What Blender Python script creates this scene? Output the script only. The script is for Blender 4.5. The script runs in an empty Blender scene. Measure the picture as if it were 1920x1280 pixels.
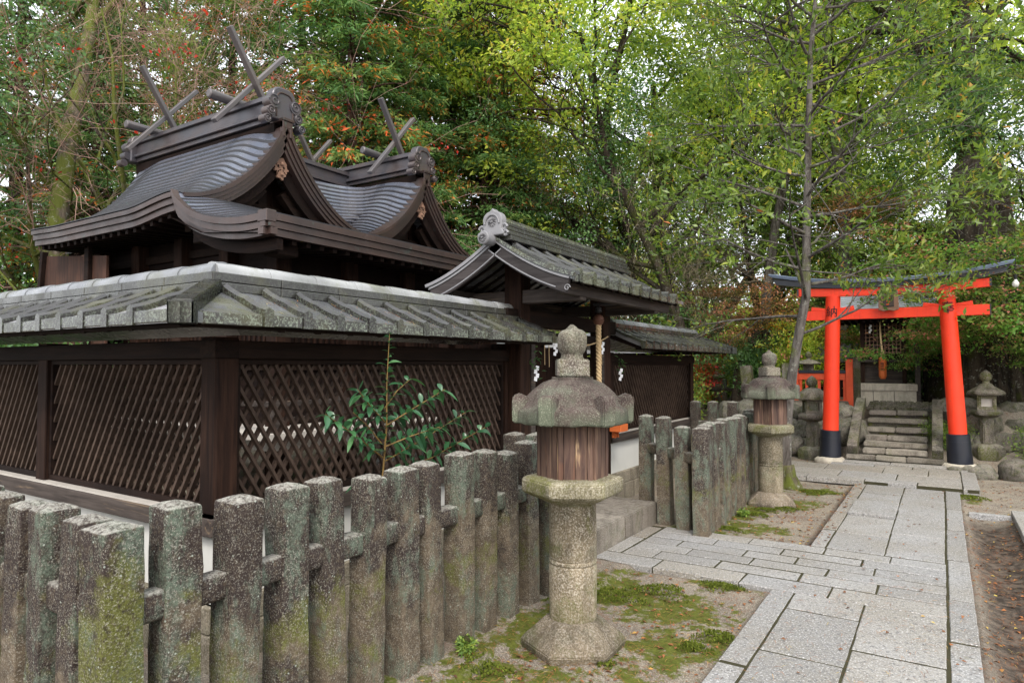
import bpy, bmesh, math, random
import numpy as np
from mathutils import Vector, Matrix, noise as mnoise
R = math.radians
random.seed(7)
scene = bpy.context.scene
COL = scene.collection

# ------------------------------------------------------------------ camera
YAW = R(32.846); PITCH = R(2.062); EYE = 1.55
cam_d = bpy.data.cameras.new('camera'); cam = bpy.data.objects.new('camera', cam_d); COL.objects.link(cam)
cam_d.sensor_width = 36; cam_d.lens = 1250 / 1920 * 36; cam_d.clip_start = 0.05; cam_d.clip_end = 600
cam.location = (0, 0, EYE); cam.rotation_euler = (R(90) + PITCH, 0, YAW)
scene.camera = cam
# ------------------------------------------------------------------ sky, sun, exposure
SUN_EL, SUN_AZ = R(45), R(142)          # azimuth from +Y towards +X
w = bpy.data.worlds.new("World"); scene.world = w; w.use_nodes = True
nt = w.node_tree; nt.nodes.clear()
sky = nt.nodes.new('ShaderNodeTexSky'); sky.sky_type = 'NISHITA'; sky.sun_disc = False
sky.sun_elevation = SUN_EL; sky.sun_rotation = SUN_AZ; sky.air_density = 1.0; sky.dust_density = 5.0; sky.ozone_density = 1.0
b1 = nt.nodes.new('ShaderNodeBackground'); b1.inputs['Strength'].default_value = 0.06
b2 = nt.nodes.new('ShaderNodeBackground'); b2.inputs['Color'].default_value = (0.95, 0.97, 1.0, 1); b2.inputs['Strength'].default_value = 1.2
ad = nt.nodes.new('ShaderNodeAddShader'); wo = nt.nodes.new('ShaderNodeOutputWorld')
nt.links.new(sky.outputs[0], b1.inputs['Color']); nt.links.new(b1.outputs[0], ad.inputs[0]); nt.links.new(b2.outputs[0], ad.inputs[1])
nt.links.new(ad.outputs[0], wo.inputs['Surface'])
sun_d = bpy.data.lights.new('sun', 'SUN'); sun_d.energy = 1.5; sun_d.angle = R(16); sun_d.color = (1, 0.95, 0.88)
sun = bpy.data.objects.new('sun', sun_d); COL.objects.link(sun); sun.location = (5, -5, 20)
sd = Vector((math.sin(SUN_AZ) * math.cos(SUN_EL), math.cos(SUN_AZ) * math.cos(SUN_EL), math.sin(SUN_EL)))
sun.rotation_euler = sd.to_track_quat('Z', 'Y').to_euler()
scene.view_settings.view_transform = 'Standard'; scene.view_settings.look = 'None'
scene.view_settings.gamma = 1; scene.view_settings.use_curve_mapping = False
scene.view_settings.exposure = 0.68
scene.render.engine = 'CYCLES'
scene.cycles.max_bounces = 6; scene.cycles.diffuse_bounces = 3; scene.cycles.glossy_bounces = 2
scene.cycles.transmission_bounces = 3; scene.cycles.transparent_max_bounces = 4
scene.cycles.use_denoising = True

# ------------------------------------------------------------------ object helpers
ORG = {}
def thing(name, label, cat, loc=(0, 0, 0), group=None, kind=None):
    o = bpy.data.objects.new(name, None); COL.objects.link(o); o.location = loc
    o.empty_display_size = 0.2
    tag(o, label, cat, group, kind); ORG[o.name] = Vector(loc); return o
def tag(o, label=None, cat=None, group=None, kind=None):
    if label: o['label'] = label
    if cat: o['category'] = cat
    if group: o['group'] = group
    if kind: o['kind'] = kind
def link(name, me, parent=None, mats=None, loc=None):
    o = bpy.data.objects.new(name, me); COL.objects.link(o)
    if mats is not None and not me.materials:
        for m in (mats if isinstance(mats, (list, tuple)) else [mats]): me.materials.append(m)
    if loc is not None: o.location = loc
    if parent: o.parent = parent
    ORG[o.name] = ORG.get(parent.name, Vector((0, 0, 0))) if parent else Vector((0, 0, 0))
    return o
def copy_tree(o, parent=None):
    c = o.copy(); COL.objects.link(c); c.parent = parent
    ORG[c.name] = ORG.get(o.name, Vector((0, 0, 0)))
    for ch in o.children: copy_tree(ch, c)
    return c
def place(o, loc, rz=0, s=1, label=None):
    o.location = loc; o.rotation_euler = (0, 0, rz)
    o.scale = (s, s, s) if not isinstance(s, tuple) else s
    if label: o['label'] = label
    return o

class MB:
    def __init__(s): s.v = []; s.f = []
    def add(s, vs, fs):
        n = len(s.v); s.v += [tuple(p) for p in vs]; s.f += [tuple(i + n for i in f) for f in fs]; return s
    def box(s, x0, y0, z0, x1, y1, z1):
        return s.add([(x0,y0,z0),(x1,y0,z0),(x1,y1,z0),(x0,y1,z0),(x0,y0,z1),(x1,y0,z1),(x1,y1,z1),(x0,y1,z1)],
                     [(0,3,2,1),(4,5,6,7),(0,1,5,4),(1,2,6,5),(2,3,7,6),(3,0,4,7)])
    def obox(s, c, ax, ay, az, hx, hy, hz):
        c = Vector(c); ax = Vector(ax).normalized() * hx; ay = Vector(ay).normalized() * hy; az = Vector(az).normalized() * hz
        vs = [c + i * ax + j * ay + k * az for k in (-1, 1) for (i, j) in ((-1,-1),(1,-1),(1,1),(-1,1))]
        return s.add(vs, [(0,3,2,1),(4,5,6,7),(0,1,5,4),(1,2,6,5),(2,3,7,6),(3,0,4,7)])
    def beam(s, a, b, w, h, up=(0, 0, 1)):
        a = Vector(a); b = Vector(b); d = (b - a); L = d.length; d.normalize(); up = Vector(up)
        sx = d.cross(up).normalized(); uz = sx.cross(d).normalized()
        return s.obox((a + b) / 2, d, sx, uz, L / 2, w / 2, h / 2)
    def tube(s, pts, rads, n=8, cap=True, flat=1.0):
        pts = [Vector(p) for p in pts]
        if not isinstance(rads, (list, tuple)): rads = [rads] * len(pts)
        rads = [float(r) for r in rads]; vs = []; prev = None
        for i, p in enumerate(pts):
            t = (pts[min(i + 1, len(pts) - 1)] - pts[max(i - 1, 0)])
            t = t.normalized() if t.length > 1e-9 else Vector((0, 0, 1))
            if prev is None:
                a = Vector((1, 0, 0)) if abs(t.x) < 0.9 else Vector((0, 1, 0))
                u = t.cross(a).normalized()
            else:
                u = (prev - t * prev.dot(t)); u = u.normalized() if u.length > 1e-6 else t.orthogonal().normalized()
            prev = u; v = t.cross(u)
            for k in range(n):
                an = 2 * math.pi * k / n
                vs.append(p + rads[i] * (math.cos(an) * u + math.sin(an) * v * flat))
        fs = [(i*n+k, i*n+(k+1)%n, (i+1)*n+(k+1)%n, (i+1)*n+k) for i in range(len(pts)-1) for k in range(n)]
        if cap: fs += [tuple(range(n))[::-1], tuple((len(pts)-1)*n+k for k in range(n))]
        return s.add(vs, fs)
    def lathe(s, prof, n=24, c=(0, 0, 0), rot=0.0, mod=None, cap=True):
        vs = []
        for (r, z) in prof:
            for k in range(n):
                a = rot + 2 * math.pi * k / n; rr = r * (mod(a - rot, z) if mod else 1)
                vs.append((c[0] + rr * math.cos(a), c[1] + rr * math.sin(a), c[2] + z))
        m = len(prof)
        fs = [(i*n+k, i*n+(k+1)%n, (i+1)*n+(k+1)%n, (i+1)*n+k) for i in range(m-1) for k in range(n)]
        if cap: fs += [tuple(range(n))[::-1], tuple((m-1)*n+k for k in range(n))]
        return s.add(vs, fs)
    def prism(s, poly, fn, w0, w1):
        n = len(poly)
        vs = [fn(u, v, w0) for u, v in poly] + [fn(u, v, w1) for u, v in poly]
        return s.add(vs, [tuple(range(n))[::-1], tuple(range(n, 2*n))] + [(i, (i+1)%n, n+(i+1)%n, n+i) for i in range(n)])
    def grid(s, P, flip=False):
        a = len(P); b = len(P[0]); vs = [p for r in P for p in r]
        fs = [(i*b+j, i*b+j+1, (i+1)*b+j+1, (i+1)*b+j) for i in range(a-1) for j in range(b-1)]
        if flip: fs = [f[::-1] for f in fs]
        return s.add(vs, fs)
    def mesh(s, name, org=(0, 0, 0), smooth=False, recalc=True, weld=False):
        me = bpy.data.meshes.new(name); o = Vector(org)
        me.from_pydata([(p[0]-o.x, p[1]-o.y, p[2]-o.z) for p in s.v], [], s.f)
        if recalc or weld:
            bm = bmesh.new(); bm.from_mesh(me)
            if weld: bmesh.ops.remove_doubles(bm, verts=bm.verts, dist=1e-5)
            bmesh.ops.recalc_face_normals(bm, faces=bm.faces); bm.to_mesh(me); bm.free()
        if smooth: me.shade_smooth()
        me.update(); return me
    def build(s, name, mat, parent=None, smooth=False, bevel=0, seg=1, loc=None, smooth_angle=None, org=None, recalc=True):
        if org is None: org = ORG.get(parent.name, Vector()) if parent else (loc or (0, 0, 0))
        me = s.mesh(name, org, smooth or smooth_angle is not None, recalc)
        o = link(name, me, parent, mat)
        if not parent and loc is not None: o.location = loc; ORG[o.name] = Vector(loc)
        if smooth_angle is not None: me.set_sharp_from_angle(angle=R(smooth_angle))
        if bevel:
            md = o.modifiers.new('bevel', 'BEVEL'); md.width = bevel; md.segments = seg; md.limit_method = 'ANGLE'; md.angle_limit = R(35)
        return o
def roughen(me, amp, scale=6, seed=0.0, keep=None):
    me2 = me
    for v in me2.vertices:
        p = v.co * scale + Vector((seed, seed * 1.7, -seed))
        n = mnoise.noise_vector(p) * amp + mnoise.noise_vector(p * 3.1) * amp * 0.5
        v.co += n
    me2.update()

# ------------------------------------------------------------------ material helpers
def newmat(name, rough=0.8, spec=0.3):
    m = bpy.data.materials.new(name); m.use_nodes = True
    b = m.node_tree.nodes['Principled BSDF']; b.inputs['Roughness'].default_value = rough; b.inputs['Specular IOR Level'].default_value = spec
    return m, m.node_tree, b
def sock(nt, v, inp):
    if hasattr(v, 'links') or hasattr(v, 'is_linked'): nt.links.new(v, inp)
    elif isinstance(v, (tuple, list)): inp.default_value = (*v, 1) if len(v) == 3 and inp.type == 'RGBA' else v
    else: inp.default_value = v
def coords(nt, scale=(1, 1, 1), rand=True, rot=(0, 0, 0)):
    tc = nt.nodes.new('ShaderNodeTexCoord'); out = tc.outputs['Object']
    if rand:
        oi = nt.nodes.new('ShaderNodeObjectInfo'); vm = nt.nodes.new('ShaderNodeVectorMath'); vm.operation = 'SCALE'
        vm.inputs[0].default_value = (37, 23, 51); nt.links.new(oi.outputs['Random'], vm.inputs['Scale'])
        va = nt.nodes.new('ShaderNodeVectorMath'); va.operation = 'ADD'
        nt.links.new(out, va.inputs[0]); nt.links.new(vm.outputs[0], va.inputs[1]); out = va.outputs[0]
    mp = nt.nodes.new('ShaderNodeMapping'); mp.inputs['Scale'].default_value = scale; mp.inputs['Rotation'].default_value = rot
    nt.links.new(out, mp.inputs['Vector']); return mp.outputs[0]
def noise(nt, vec, scale, detail=4, rough=0.55, dist=0):
    n = nt.nodes.new('ShaderNodeTexNoise'); nt.links.new(vec, n.inputs['Vector'])
    n.inputs['Scale'].default_value = scale; n.inputs['Detail'].default_value = detail
    n.inputs['Roughness'].default_value = rough; n.inputs['Distortion'].default_value = dist; return n.outputs['Fac']
def vor(nt, vec, scale, out='Distance', feat='F1'):
    n = nt.nodes.new('ShaderNodeTexVoronoi'); nt.links.new(vec, n.inputs['Vector']); n.inputs['Scale'].default_value = scale
    n.feature = feat; return n.outputs[out]
def ramp(nt, fac, stops, interp='LINEAR'):
    r = nt.nodes.new('ShaderNodeValToRGB'); r.color_ramp.interpolation = interp; nt.links.new(fac, r.inputs[0])
    e = r.color_ramp.elements
    while len(e) < len(stops): e.new(0.5)
    for i, (p, c) in enumerate(stops):
        e[i].position = p; c = (c, c, c) if not isinstance(c, (tuple, list)) else c; e[i].color = (*c[:3], 1)
    return r.outputs[0]
def mix(nt, fac, a, b, mode='MIX'):
    n = nt.nodes.new('ShaderNodeMix'); n.data_type = 'RGBA'; n.blend_type = mode
    sock(nt, fac, n.inputs[0]); sock(nt, a, n.inputs[6]); sock(nt, b, n.inputs[7]); return n.outputs[2]
def mth(nt, op, a, b=0.0, clamp=False):
    n = nt.nodes.new('ShaderNodeMath'); n.operation = op; n.use_clamp = clamp
    sock(nt, a, n.inputs[0]); sock(nt, b, n.inputs[1]); return n.outputs[0]
def bump(nt, b, h, strength=0.3, dist=0.01):
    n = nt.nodes.new('ShaderNodeBump'); n.inputs['Strength'].default_value = strength; n.inputs['Distance'].default_value = dist
    nt.links.new(h, n.inputs['Height']); nt.links.new(n.outputs[0], b.inputs['Normal'])
def xyz(nt, what='Position'):
    if what == 'Normal' or what == 'Position':
        g = nt.nodes.new('ShaderNodeNewGeometry'); src = g.outputs[what]
    else:
        g = nt.nodes.new('ShaderNodeTexCoord'); src = g.outputs['Object']
    s = nt.nodes.new('ShaderNodeSeparateXYZ'); nt.links.new(src, s.inputs[0]); return s.outputs
def orand(nt):
    return nt.nodes.new('ShaderNodeObjectInfo').outputs['Random']

def stone(name, base, dark, moss=0.3, lichen=0.4, speck=0.5, top_white=0.0, rough=0.9, mosscol=(0.075, 0.085, 0.015), low=None, bs=0.6, top_col=(0.40, 0.385, 0.35)):
    m, nt, b = newmat(name, rough, 0.2)
    v = coords(nt)
    c = mix(nt, ramp(nt, noise(nt, v, 3.6, 8, 0.68), [(0.42, 0), (0.58, 1)]), base, dark)
    c = mix(nt, ramp(nt, noise(nt, v, 1.3, 3), [(0.4, 0), (0.65, 1)]), c, tuple(min(1, x * 1.25) for x in base))
    # granite speckle
    g = noise(nt, v, 95, 3, 0.7)
    c = mix(nt, mth(nt, 'MULTIPLY', ramp(nt, g, [(0.52, 0), (0.6, 1)]), speck), c, (0.5, 0.48, 0.44))
    c = mix(nt, mth(nt, 'MULTIPLY', ramp(nt, g, [(0.38, 1), (0.46, 0)]), speck), c, (0.03, 0.025, 0.025))
    # damp tint near the ground
    if low:
        z = xyz(nt, 'Object')[2]
        lf = mth(nt, 'ADD', z, mth(nt, 'MULTIPLY', noise(nt, v, 4, 4), 0.5))
        lk = mth(nt, 'DIVIDE', mth(nt, 'SUBTRACT', low[1], lf), low[1] - low[0], clamp=True)
        c = mix(nt, lk, c, low[2])
    # moss patches
    mo = ramp(nt, noise(nt, v, 3.5, 6, 0.7, 0.4), [(0.62 - 0.25 * moss, 0), (0.72 - 0.25 * moss, 1)])
    mo = mth(nt, 'MULTIPLY', mo, ramp(nt, noise(nt, v, 40, 3, 0.7), [(0.35, 0.25), (0.6, 1)]))
    c = mix(nt, mth(nt, 'MULTIPLY', mo, min(1, moss * 1.6)), c, mosscol)
    # pale lichen crusts
    li = ramp(nt, noise(nt, v, 140, 5, 0.78, 0.1), [(0.62 - 0.08 * lichen, 0), (0.645 - 0.08 * lichen, 1)])
    li = mth(nt, 'MULTIPLY', li, ramp(nt, noise(nt, v, 6, 5, 0.6), [(0.36, 0.15), (0.6, 1)]))
    c = mix(nt, mth(nt, 'MULTIPLY', ramp(nt, noise(nt, v, 4.5, 6, 0.7), [(0.52, 0), (0.64, 0.55)]), lichen), c, (0.13, 0.165, 0.12))
    c = mix(nt, mth(nt, 'MULTIPLY', li, lichen), c, mix(nt, noise(nt, v, 9, 2), (0.20, 0.26, 0.19), (0.46, 0.44, 0.38)))
    if top_white:
        nz = xyz(nt, 'Normal')[2]
        tw = mth(nt, 'MULTIPLY', ramp(nt, nz, [(0.45, 0), (0.8, 1)]), ramp(nt, noise(nt, v, 26, 5, 0.75), [(0.40, 0), (0.56, 1)]))
        c = mix(nt, mth(nt, 'MULTIPLY', tw, top_white), c, top_col)
    st_ = ramp(nt, noise(nt, coords(nt, (1, 1, .16)), 9, 5, 0.65), [(0.50, 0), (0.62, 1)])
    c = mix(nt, mth(nt, 'MULTIPLY', st_, 0.45), c, tuple(x * .6 for x in dark))
    # each piece its own tone
    c = mix(nt, 1.0, c, ramp(nt, orand(nt), [(0, (0.68, 0.64, 0.62)), (0.4, (1.0, 0.98, .92)), (0.7, (0.86, 0.80, 0.80)), (1, (1.2, 1.17, 1.12))]), 'MULTIPLY')
    nt.links.new(c, b.inputs['Base Color'])
    h = mth(nt, 'ADD', mth(nt, 'MULTIPLY', noise(nt, v, 18, 8, 0.7), 1.0), mth(nt, 'MULTIPLY', g, 0.35))
    bump(nt, b, h, bs, 0.02); return m
def wood(name, base, dark, axis=2, rough=0.75, scale=1.0, pale=0.0, spec=0.25, bs=0.35):
    m, nt, b = newmat(name, rough, spec)
    s = [14 * scale] * 3; s[axis] = 0.9 * scale
    v = coords(nt, tuple(s))
    n = noise(nt, v, 2.2, 8, 0.65, 0.6)
    c = mix(nt, ramp(nt, n, [(0.35, 0), (0.65, 1)]), dark, base)
    v2 = coords(nt)
    c = mix(nt, ramp(nt, noise(nt, v2, 2.0, 5), [(0.4, 0), (0.75, 0.8)]), c, tuple(x * 0.55 for x in dark))
    if pale:
        c = mix(nt, mth(nt, 'MULTIPLY', ramp(nt, noise(nt, v, 1.1, 4, 0.6, 1.5), [(0.6, 0), (0.7, 1)]), pale), c, (0.42, 0.30, 0.18))
    if pale > .5: c = mix(nt, mth(nt, 'MULTIPLY', ramp(nt, noise(nt, coords(nt, (3, 3, 1.2)), 2.2, 5, 0.6, 1.0), [(0.58, 0), (0.68, 1)]), .3), c, (0.20, 0.09, 0.05))
    c = mix(nt, 1.0, c, ramp(nt, orand(nt), [(0, (0.8,) * 3), (1, (1.2, 1.17, 1.15))]), 'MULTIPLY')
    nt.links.new(c, b.inputs['Base Color']); bump(nt, b, n, bs, 0.006); return m
def paint(name, col, rough=0.5, spec=0.4, var=0.12, metal=0, bumpy=0.05):
    m, nt, b = newmat(name, rough, spec); v = coords(nt)
    n = noise(nt, v, 5, 5, 0.6)
    c = mix(nt, n, tuple(x * (1 - var) for x in col), tuple(min(1, x * (1 + var)) for x in col))
    nt.links.new(c, b.inputs['Base Color']); b.inputs['Metallic'].default_value = metal
    if bumpy: bump(nt, b, noise(nt, v, 40, 4), bumpy, 0.004)
    return m
def leafmat(name, stops, trans=0.35, rough=0.55, spec=0.35):
    """leaf colours picked per leaf from the mesh attribute rnd; light passes through the blade"""
    m, nt, b = newmat(name, rough, spec)
    at = nt.nodes.new('ShaderNodeAttribute'); at.attribute_name = 'rnd'
    c = ramp(nt, at.outputs['Fac'], stops); nt.links.new(c, b.inputs['Base Color'])
    tr = nt.nodes.new('ShaderNodeBsdfTranslucent'); nt.links.new(mix(nt, 1.0, c, (1.3, 1.35, 0.8), 'MULTIPLY'), tr.inputs['Color'])
    ms = nt.nodes.new('ShaderNodeMixShader'); ms.inputs[0].default_value = trans
    nt.links.new(b.outputs[0], ms.inputs[1]); nt.links.new(tr.outputs[0], ms.inputs[2])
    nt.links.new(ms.outputs[0], nt.nodes['Material Output'].inputs['Surface']); return m

M = {}
M['post'] = stone('weathered_granite_post', (0.082, 0.067, 0.05), (0.018, 0.011, 0.012), 0.55, 0.75, 0.2, 0.9, low=(0.22, 0.62, (0.115, 0.088, 0.06)), top_col=(0.46, 0.45, 0.41))
M['lantern'] = stone('lantern_granite', (0.21, 0.178, 0.125), (0.105, 0.088, 0.06), 0.45, 0.5, 0.5, 0.1)
M['lantern_roof'] = stone('lantern_roof_stone', (0.078, 0.060, 0.055), (0.036, 0.025, 0.024), 0.25, 0.8, 0.12, 0.0, low=(1.52, 1.62, (0.115, 0.132, 0.098)))
M['lantern_top'] = stone('lantern_top_stone', (0.15, 0.135, 0.105), (0.065, 0.05, 0.047), 0.35, 0.9, 0.4, 0.1)
M['lantern_tray'] = stone('lantern_tray_stone', (0.21, 0.195, 0.13), (0.12, 0.11, 0.065), 0.5, 0.4, 0.5, 0.0, mosscol=(0.12, 0.13, 0.03))
M['old_stone'] = stone('old_mossy_stone', (0.16, 0.145, 0.12), (0.05, 0.045, 0.04), 0.65, 0.7, 0.4, 0.3)
M['step'] = stone('step_granite', (0.24, 0.22, 0.19), (0.12, 0.108, 0.09), 0.3, 0.35, 0.3, 0.6)  # whitened tops put the light on the treads into the colour
M['riser'] = stone('shaded_riser_stone', (0.05, 0.045, 0.035), (0.02, 0.017, 0.014), 0.6, 0.2, 0.2, 0.0)  # dark colour stands in for the shade below each tread
M['pale_stone'] = stone('pale_cut_stone', (0.60, 0.57, 0.49), (0.42, 0.39, 0.33), 0.1, 0.1, 0.3, 0.0)
M['found'] = stone('foundation_granite', (0.24, 0.22, 0.17), (0.12, 0.11, 0.08), 0.3, 0.3, 0.4)
M['rock'] = stone('boulder_rock', (0.15, 0.135, 0.12), (0.045, 0.04, 0.035), 0.5, 0.9, 0.3, 0.3)
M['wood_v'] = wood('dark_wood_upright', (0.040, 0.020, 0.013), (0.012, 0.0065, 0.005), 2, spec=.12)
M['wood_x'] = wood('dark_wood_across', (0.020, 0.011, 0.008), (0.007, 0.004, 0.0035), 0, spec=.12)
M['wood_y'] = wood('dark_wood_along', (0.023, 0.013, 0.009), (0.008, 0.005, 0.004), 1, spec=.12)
M['lattice'] = wood('lattice_wood', (0.098, 0.068, 0.053), (0.044, 0.030, 0.023), 2, bs=0.2, spec=.15)
M['grey_wood_x'] = wood('grey_weathered_wood', (0.085, 0.070, 0.062), (0.032, 0.025, 0.022), 0, pale=0.25)
M['grey_wood_y'] = wood('grey_weathered_wood_along', (0.085, 0.070, 0.062), (0.032, 0.025, 0.022), 1, pale=0.25)
M['cage'] = wood('split_lantern_wood', (0.19, 0.12, 0.085), (0.06, 0.036, 0.032), 2, scale=1.1, pale=0.9, bs=1.0)
M['bark'] = wood('bark', (0.10, 0.085, 0.065), (0.03, 0.024, 0.018), 2, scale=0.8, bs=1.0)

def post_mat(name, mossy=0.0):
    m, nt, b = newmat(name, 0.92, 0.15); v = coords(nt); z = xyz(nt, 'Object')[2]; r = orand(nt)
    big = noise(nt, v, 3.0, 7, 0.68); fine = noise(nt, v, 150, 4, 0.8); mid = noise(nt, v, 17, 6, 0.75)
    c = mix(nt, ramp(nt, mid, [(.4, 0), (.6, 1)]), (0.155, 0.122, 0.085), (0.085, 0.066, 0.048))
    # dark maroon algae crust on the upper part
    zz = mth(nt, 'ADD', z, mth(nt, 'MULTIPLY', mth(nt, 'SUBTRACT', big, .5), 2.6)); zz = mth(nt, 'ADD', zz, mth(nt, 'MULTIPLY', mth(nt, 'SUBTRACT', r, .5), .45))
    dk = mth(nt, 'MULTIPLY', ramp(nt, zz, [(.40, 0), (.62, 1)]), ramp(nt, noise(nt, v, 45, 5, .75), [(.34, .35), (.52, 1)]))
    c = mix(nt, dk, c, mix(nt, mid, (0.018, 0.013, 0.013), (0.058, 0.043, 0.038)))
    # grey-green lichen sheets
    te = mth(nt, 'MULTIPLY', ramp(nt, noise(nt, coords(nt, (1, 1, .45)), 5.5, 6, .72), [(.50, 0), (.58, 1)]), ramp(nt, noise(nt, v, 60, 4, .8), [(.38, .2), (.55, 1)]))
    c = mix(nt, mth(nt, 'MULTIPLY', te, .8), c, (0.125, 0.165, 0.125))
    # olive moss in the middle
    zm = mth(nt, 'SUBTRACT', 1.0, mth(nt, 'ABSOLUTE', mth(nt, 'MULTIPLY', mth(nt, 'SUBTRACT', z, .42), 2.0)))
    mo = mth(nt, 'ADD', mth(nt, 'MULTIPLY', noise(nt, v, 5, 6, .7), 1.0), mth(nt, 'MULTIPLY', zm, .22))
    t = .77 - mossy
    mo = mth(nt, 'MULTIPLY', ramp(nt, mo, [(t - .07, 0), (t + .04, 1)]), ramp(nt, noise(nt, v, 70, 4, .8), [(.36, .15), (.54, 1)]))
    c = mix(nt, mth(nt, 'MULTIPLY', mo, .9), c, mix(nt, fine, (0.075, 0.085, 0.016), (0.17, 0.175, 0.045)))
    # crumbs of pale lichen
    sp = mth(nt, 'MULTIPLY', ramp(nt, fine, [(.55, 0), (.59, 1)]), ramp(nt, noise(nt, v, 7, 5, .7), [(.35, .25), (.62, 1)]))
    c = mix(nt, mth(nt, 'MULTIPLY', sp, .8), c, (0.40, 0.385, 0.33))
    c = mix(nt, mth(nt, 'MULTIPLY', ramp(nt, fine, [(.37, 1), (.42, 0)]), .6), c, (0.02, 0.016, 0.014))
    vd = vor(nt, v, 34); c = mix(nt, mth(nt, 'MULTIPLY', ramp(nt, vd, [(.10, 1), (.14, 0)]), ramp(nt, noise(nt, v, 11, 3), [(.5, 0), (.56, .85)])), c, (0.36, 0.40, 0.35))
    nz = xyz(nt, 'Normal')[2]
    c = mix(nt, mth(nt, 'MULTIPLY', ramp(nt, nz, [(.4, 0), (.8, 1)]), ramp(nt, noise(nt, v, 60, 5, .8), [(.40, .05), (.60, .85)])), c, (0.38, 0.37, 0.33))
    nt.links.new(c, b.inputs['Base Color']); bump(nt, b, mth(nt, 'ADD', mth(nt, 'MULTIPLY', mid, 1.2), mth(nt, 'MULTIPLY', fine, .5)), .8, .014); return m
M['post'] = post_mat('lichened_granite_post'); M['post_moss'] = post_mat('moss_covered_post', .20)
# special materials -------------------------------------------------
def roofing(name, base, warm, rough=0.42):
    m, nt, b = newmat(name, rough, 0.6); v = coords(nt, rand=False)
    n = noise(nt, v, 2.2, 6, 0.6)
    c = mix(nt, ramp(nt, n, [(0.38, 0), (0.68, 1)]), base, warm)
    c = mix(nt, mth(nt, 'MULTIPLY', ramp(nt, noise(nt, v, 8, 6, 0.7, 0.5), [(0.62, 0), (0.72, 1)]), 0.5), c, (0.07, 0.13, 0.115))
    # sheet joints: short cross seams
    nt.links.new(c, b.inputs['Base Color']); b.inputs['Metallic'].default_value = 0.35
    nt.links.new(ramp(nt, noise(nt, v, 3.5, 4), [(0.3, rough - 0.1), (0.7, rough + 0.14)]), b.inputs['Roughness'])
    bump(nt, b, noise(nt, v, 6, 4), 0.12, 0.02); return m
M['copper'] = roofing('aged_copper_sheet', (0.125, 0.145, 0.195), (0.150, 0.155, 0.190), 0.27)
M['fascia'] = roofing('brown_copper_edge', (0.060, 0.036, 0.030), (0.038, 0.027, 0.026), 0.36)
M['ridge_cu'] = roofing('dark_ridge_copper', (0.070, 0.068, 0.080), (0.095, 0.072, 0.068), 0.38)
M['seam'] = roofing('seam_lap_shadow', (0.028, 0.029, 0.036), (0.042, 0.039, 0.043), 0.45)  # dark colour paints the shadow line under each lap
M['finial'] = roofing('weathered_finial', (0.095, 0.090, 0.098), (0.125, 0.108, 0.105), 0.4)
def tile(name, base, lich, mossy, rough=0.4):
    m, nt, b = newmat(name, rough, 0.5); v = coords(nt, rand=False)
    c = mix(nt, ramp(nt, noise(nt, v, 2.5, 6), [(0.35, 0), (0.7, 1)]), base, tuple(x * 0.5 for x in base))
    c = mix(nt, mth(nt, 'MULTIPLY', ramp(nt, noise(nt, v, 3, 6, 0.7), [(0.50, 0), (0.64, 1)]), mossy), c, (0.105, 0.105, 0.035))
    c = mix(nt, mth(nt, 'MULTIPLY', ramp(nt, noise(nt, v, 9, 6, 0.75), [(0.60, 0), (0.72, 1)]), 0.35), c, (0.05, 0.026, 0.015))
    # crusty lichen sits on the upright edges
    nz = mth(nt, 'ABSOLUTE', xyz(nt, 'Normal')[2])
    li = mth(nt, 'MULTIPLY', ramp(nt, noise(nt, v, 80, 5, 0.78), [(0.52, 0), (0.55, 1)]), ramp(nt, nz, [(0.3, 1), (0.6, 0.05)]))
    c = mix(nt, mth(nt, 'MULTIPLY', li, lich), c, (0.27, 0.32, 0.25))
    nt.links.new(c, b.inputs['Base Color'])
    nt.links.new(ramp(nt, noise(nt, v, 7, 5), [(0.35, rough - 0.16), (0.7, rough + 0.18)]), b.inputs['Roughness'])
    bump(nt, b, noise(nt, v, 45, 5, 0.7), 0.25, 0.006); return m
M['tile'] = tile('grey_roof_tile', (0.050, 0.047, 0.043), 0.6, 0.4, 0.34)
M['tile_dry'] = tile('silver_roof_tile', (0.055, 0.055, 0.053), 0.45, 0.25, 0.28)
M['cap'] = tile('ridge_cap_tile', (0.20, 0.21, 0.23), 0.1, 0.35, 0.32)
M['pan'] = tile('sky_lit_pan_tile', (0.125, 0.13, 0.138), 0.12, 0.5, 0.22)  # base lightened to carry the sky reflection on the pans
M['pan_sheen'] = tile('sky_sheen_pan_tile', (0.38, 0.38, 0.40), 0.2, 0.1, 0.25)  # pale base paints in the grazing sky reflection
M['rib'] = tile('dark_rib_tile', (0.030, 0.028, 0.026), 0.25, 0.35, 0.25)  # darkened to set off the sky sheen painted into the pans
M['course'] = tile('ridge_course_tile', (0.042, 0.041, 0.038), 0.10, 0.25, 0.28)
M['cap_sheen'] = tile('wet_sheen_cap_tile', (0.34, 0.35, 0.36), 0.1, 0.45, 0.24)  # lighter copy of the cap, wet sky reflection put into the base
M['crest'] = paint('silver_grey_crest', (0.20, 0.20, 0.21), 0.5, 0.35, 0.35, bumpy=0.4)
M['plaster'] = paint('white_plaster', (0.60, 0.60, 0.57), 0.85, 0.2, 0.08, bumpy=0.1)
M['ledge'] = paint('pale_ledge', (0.45, 0.42, 0.38), 0.85, 0.2, 0.3, bumpy=0.2)  # pale mottled colour shared by ledge, veranda and paper window
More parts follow.
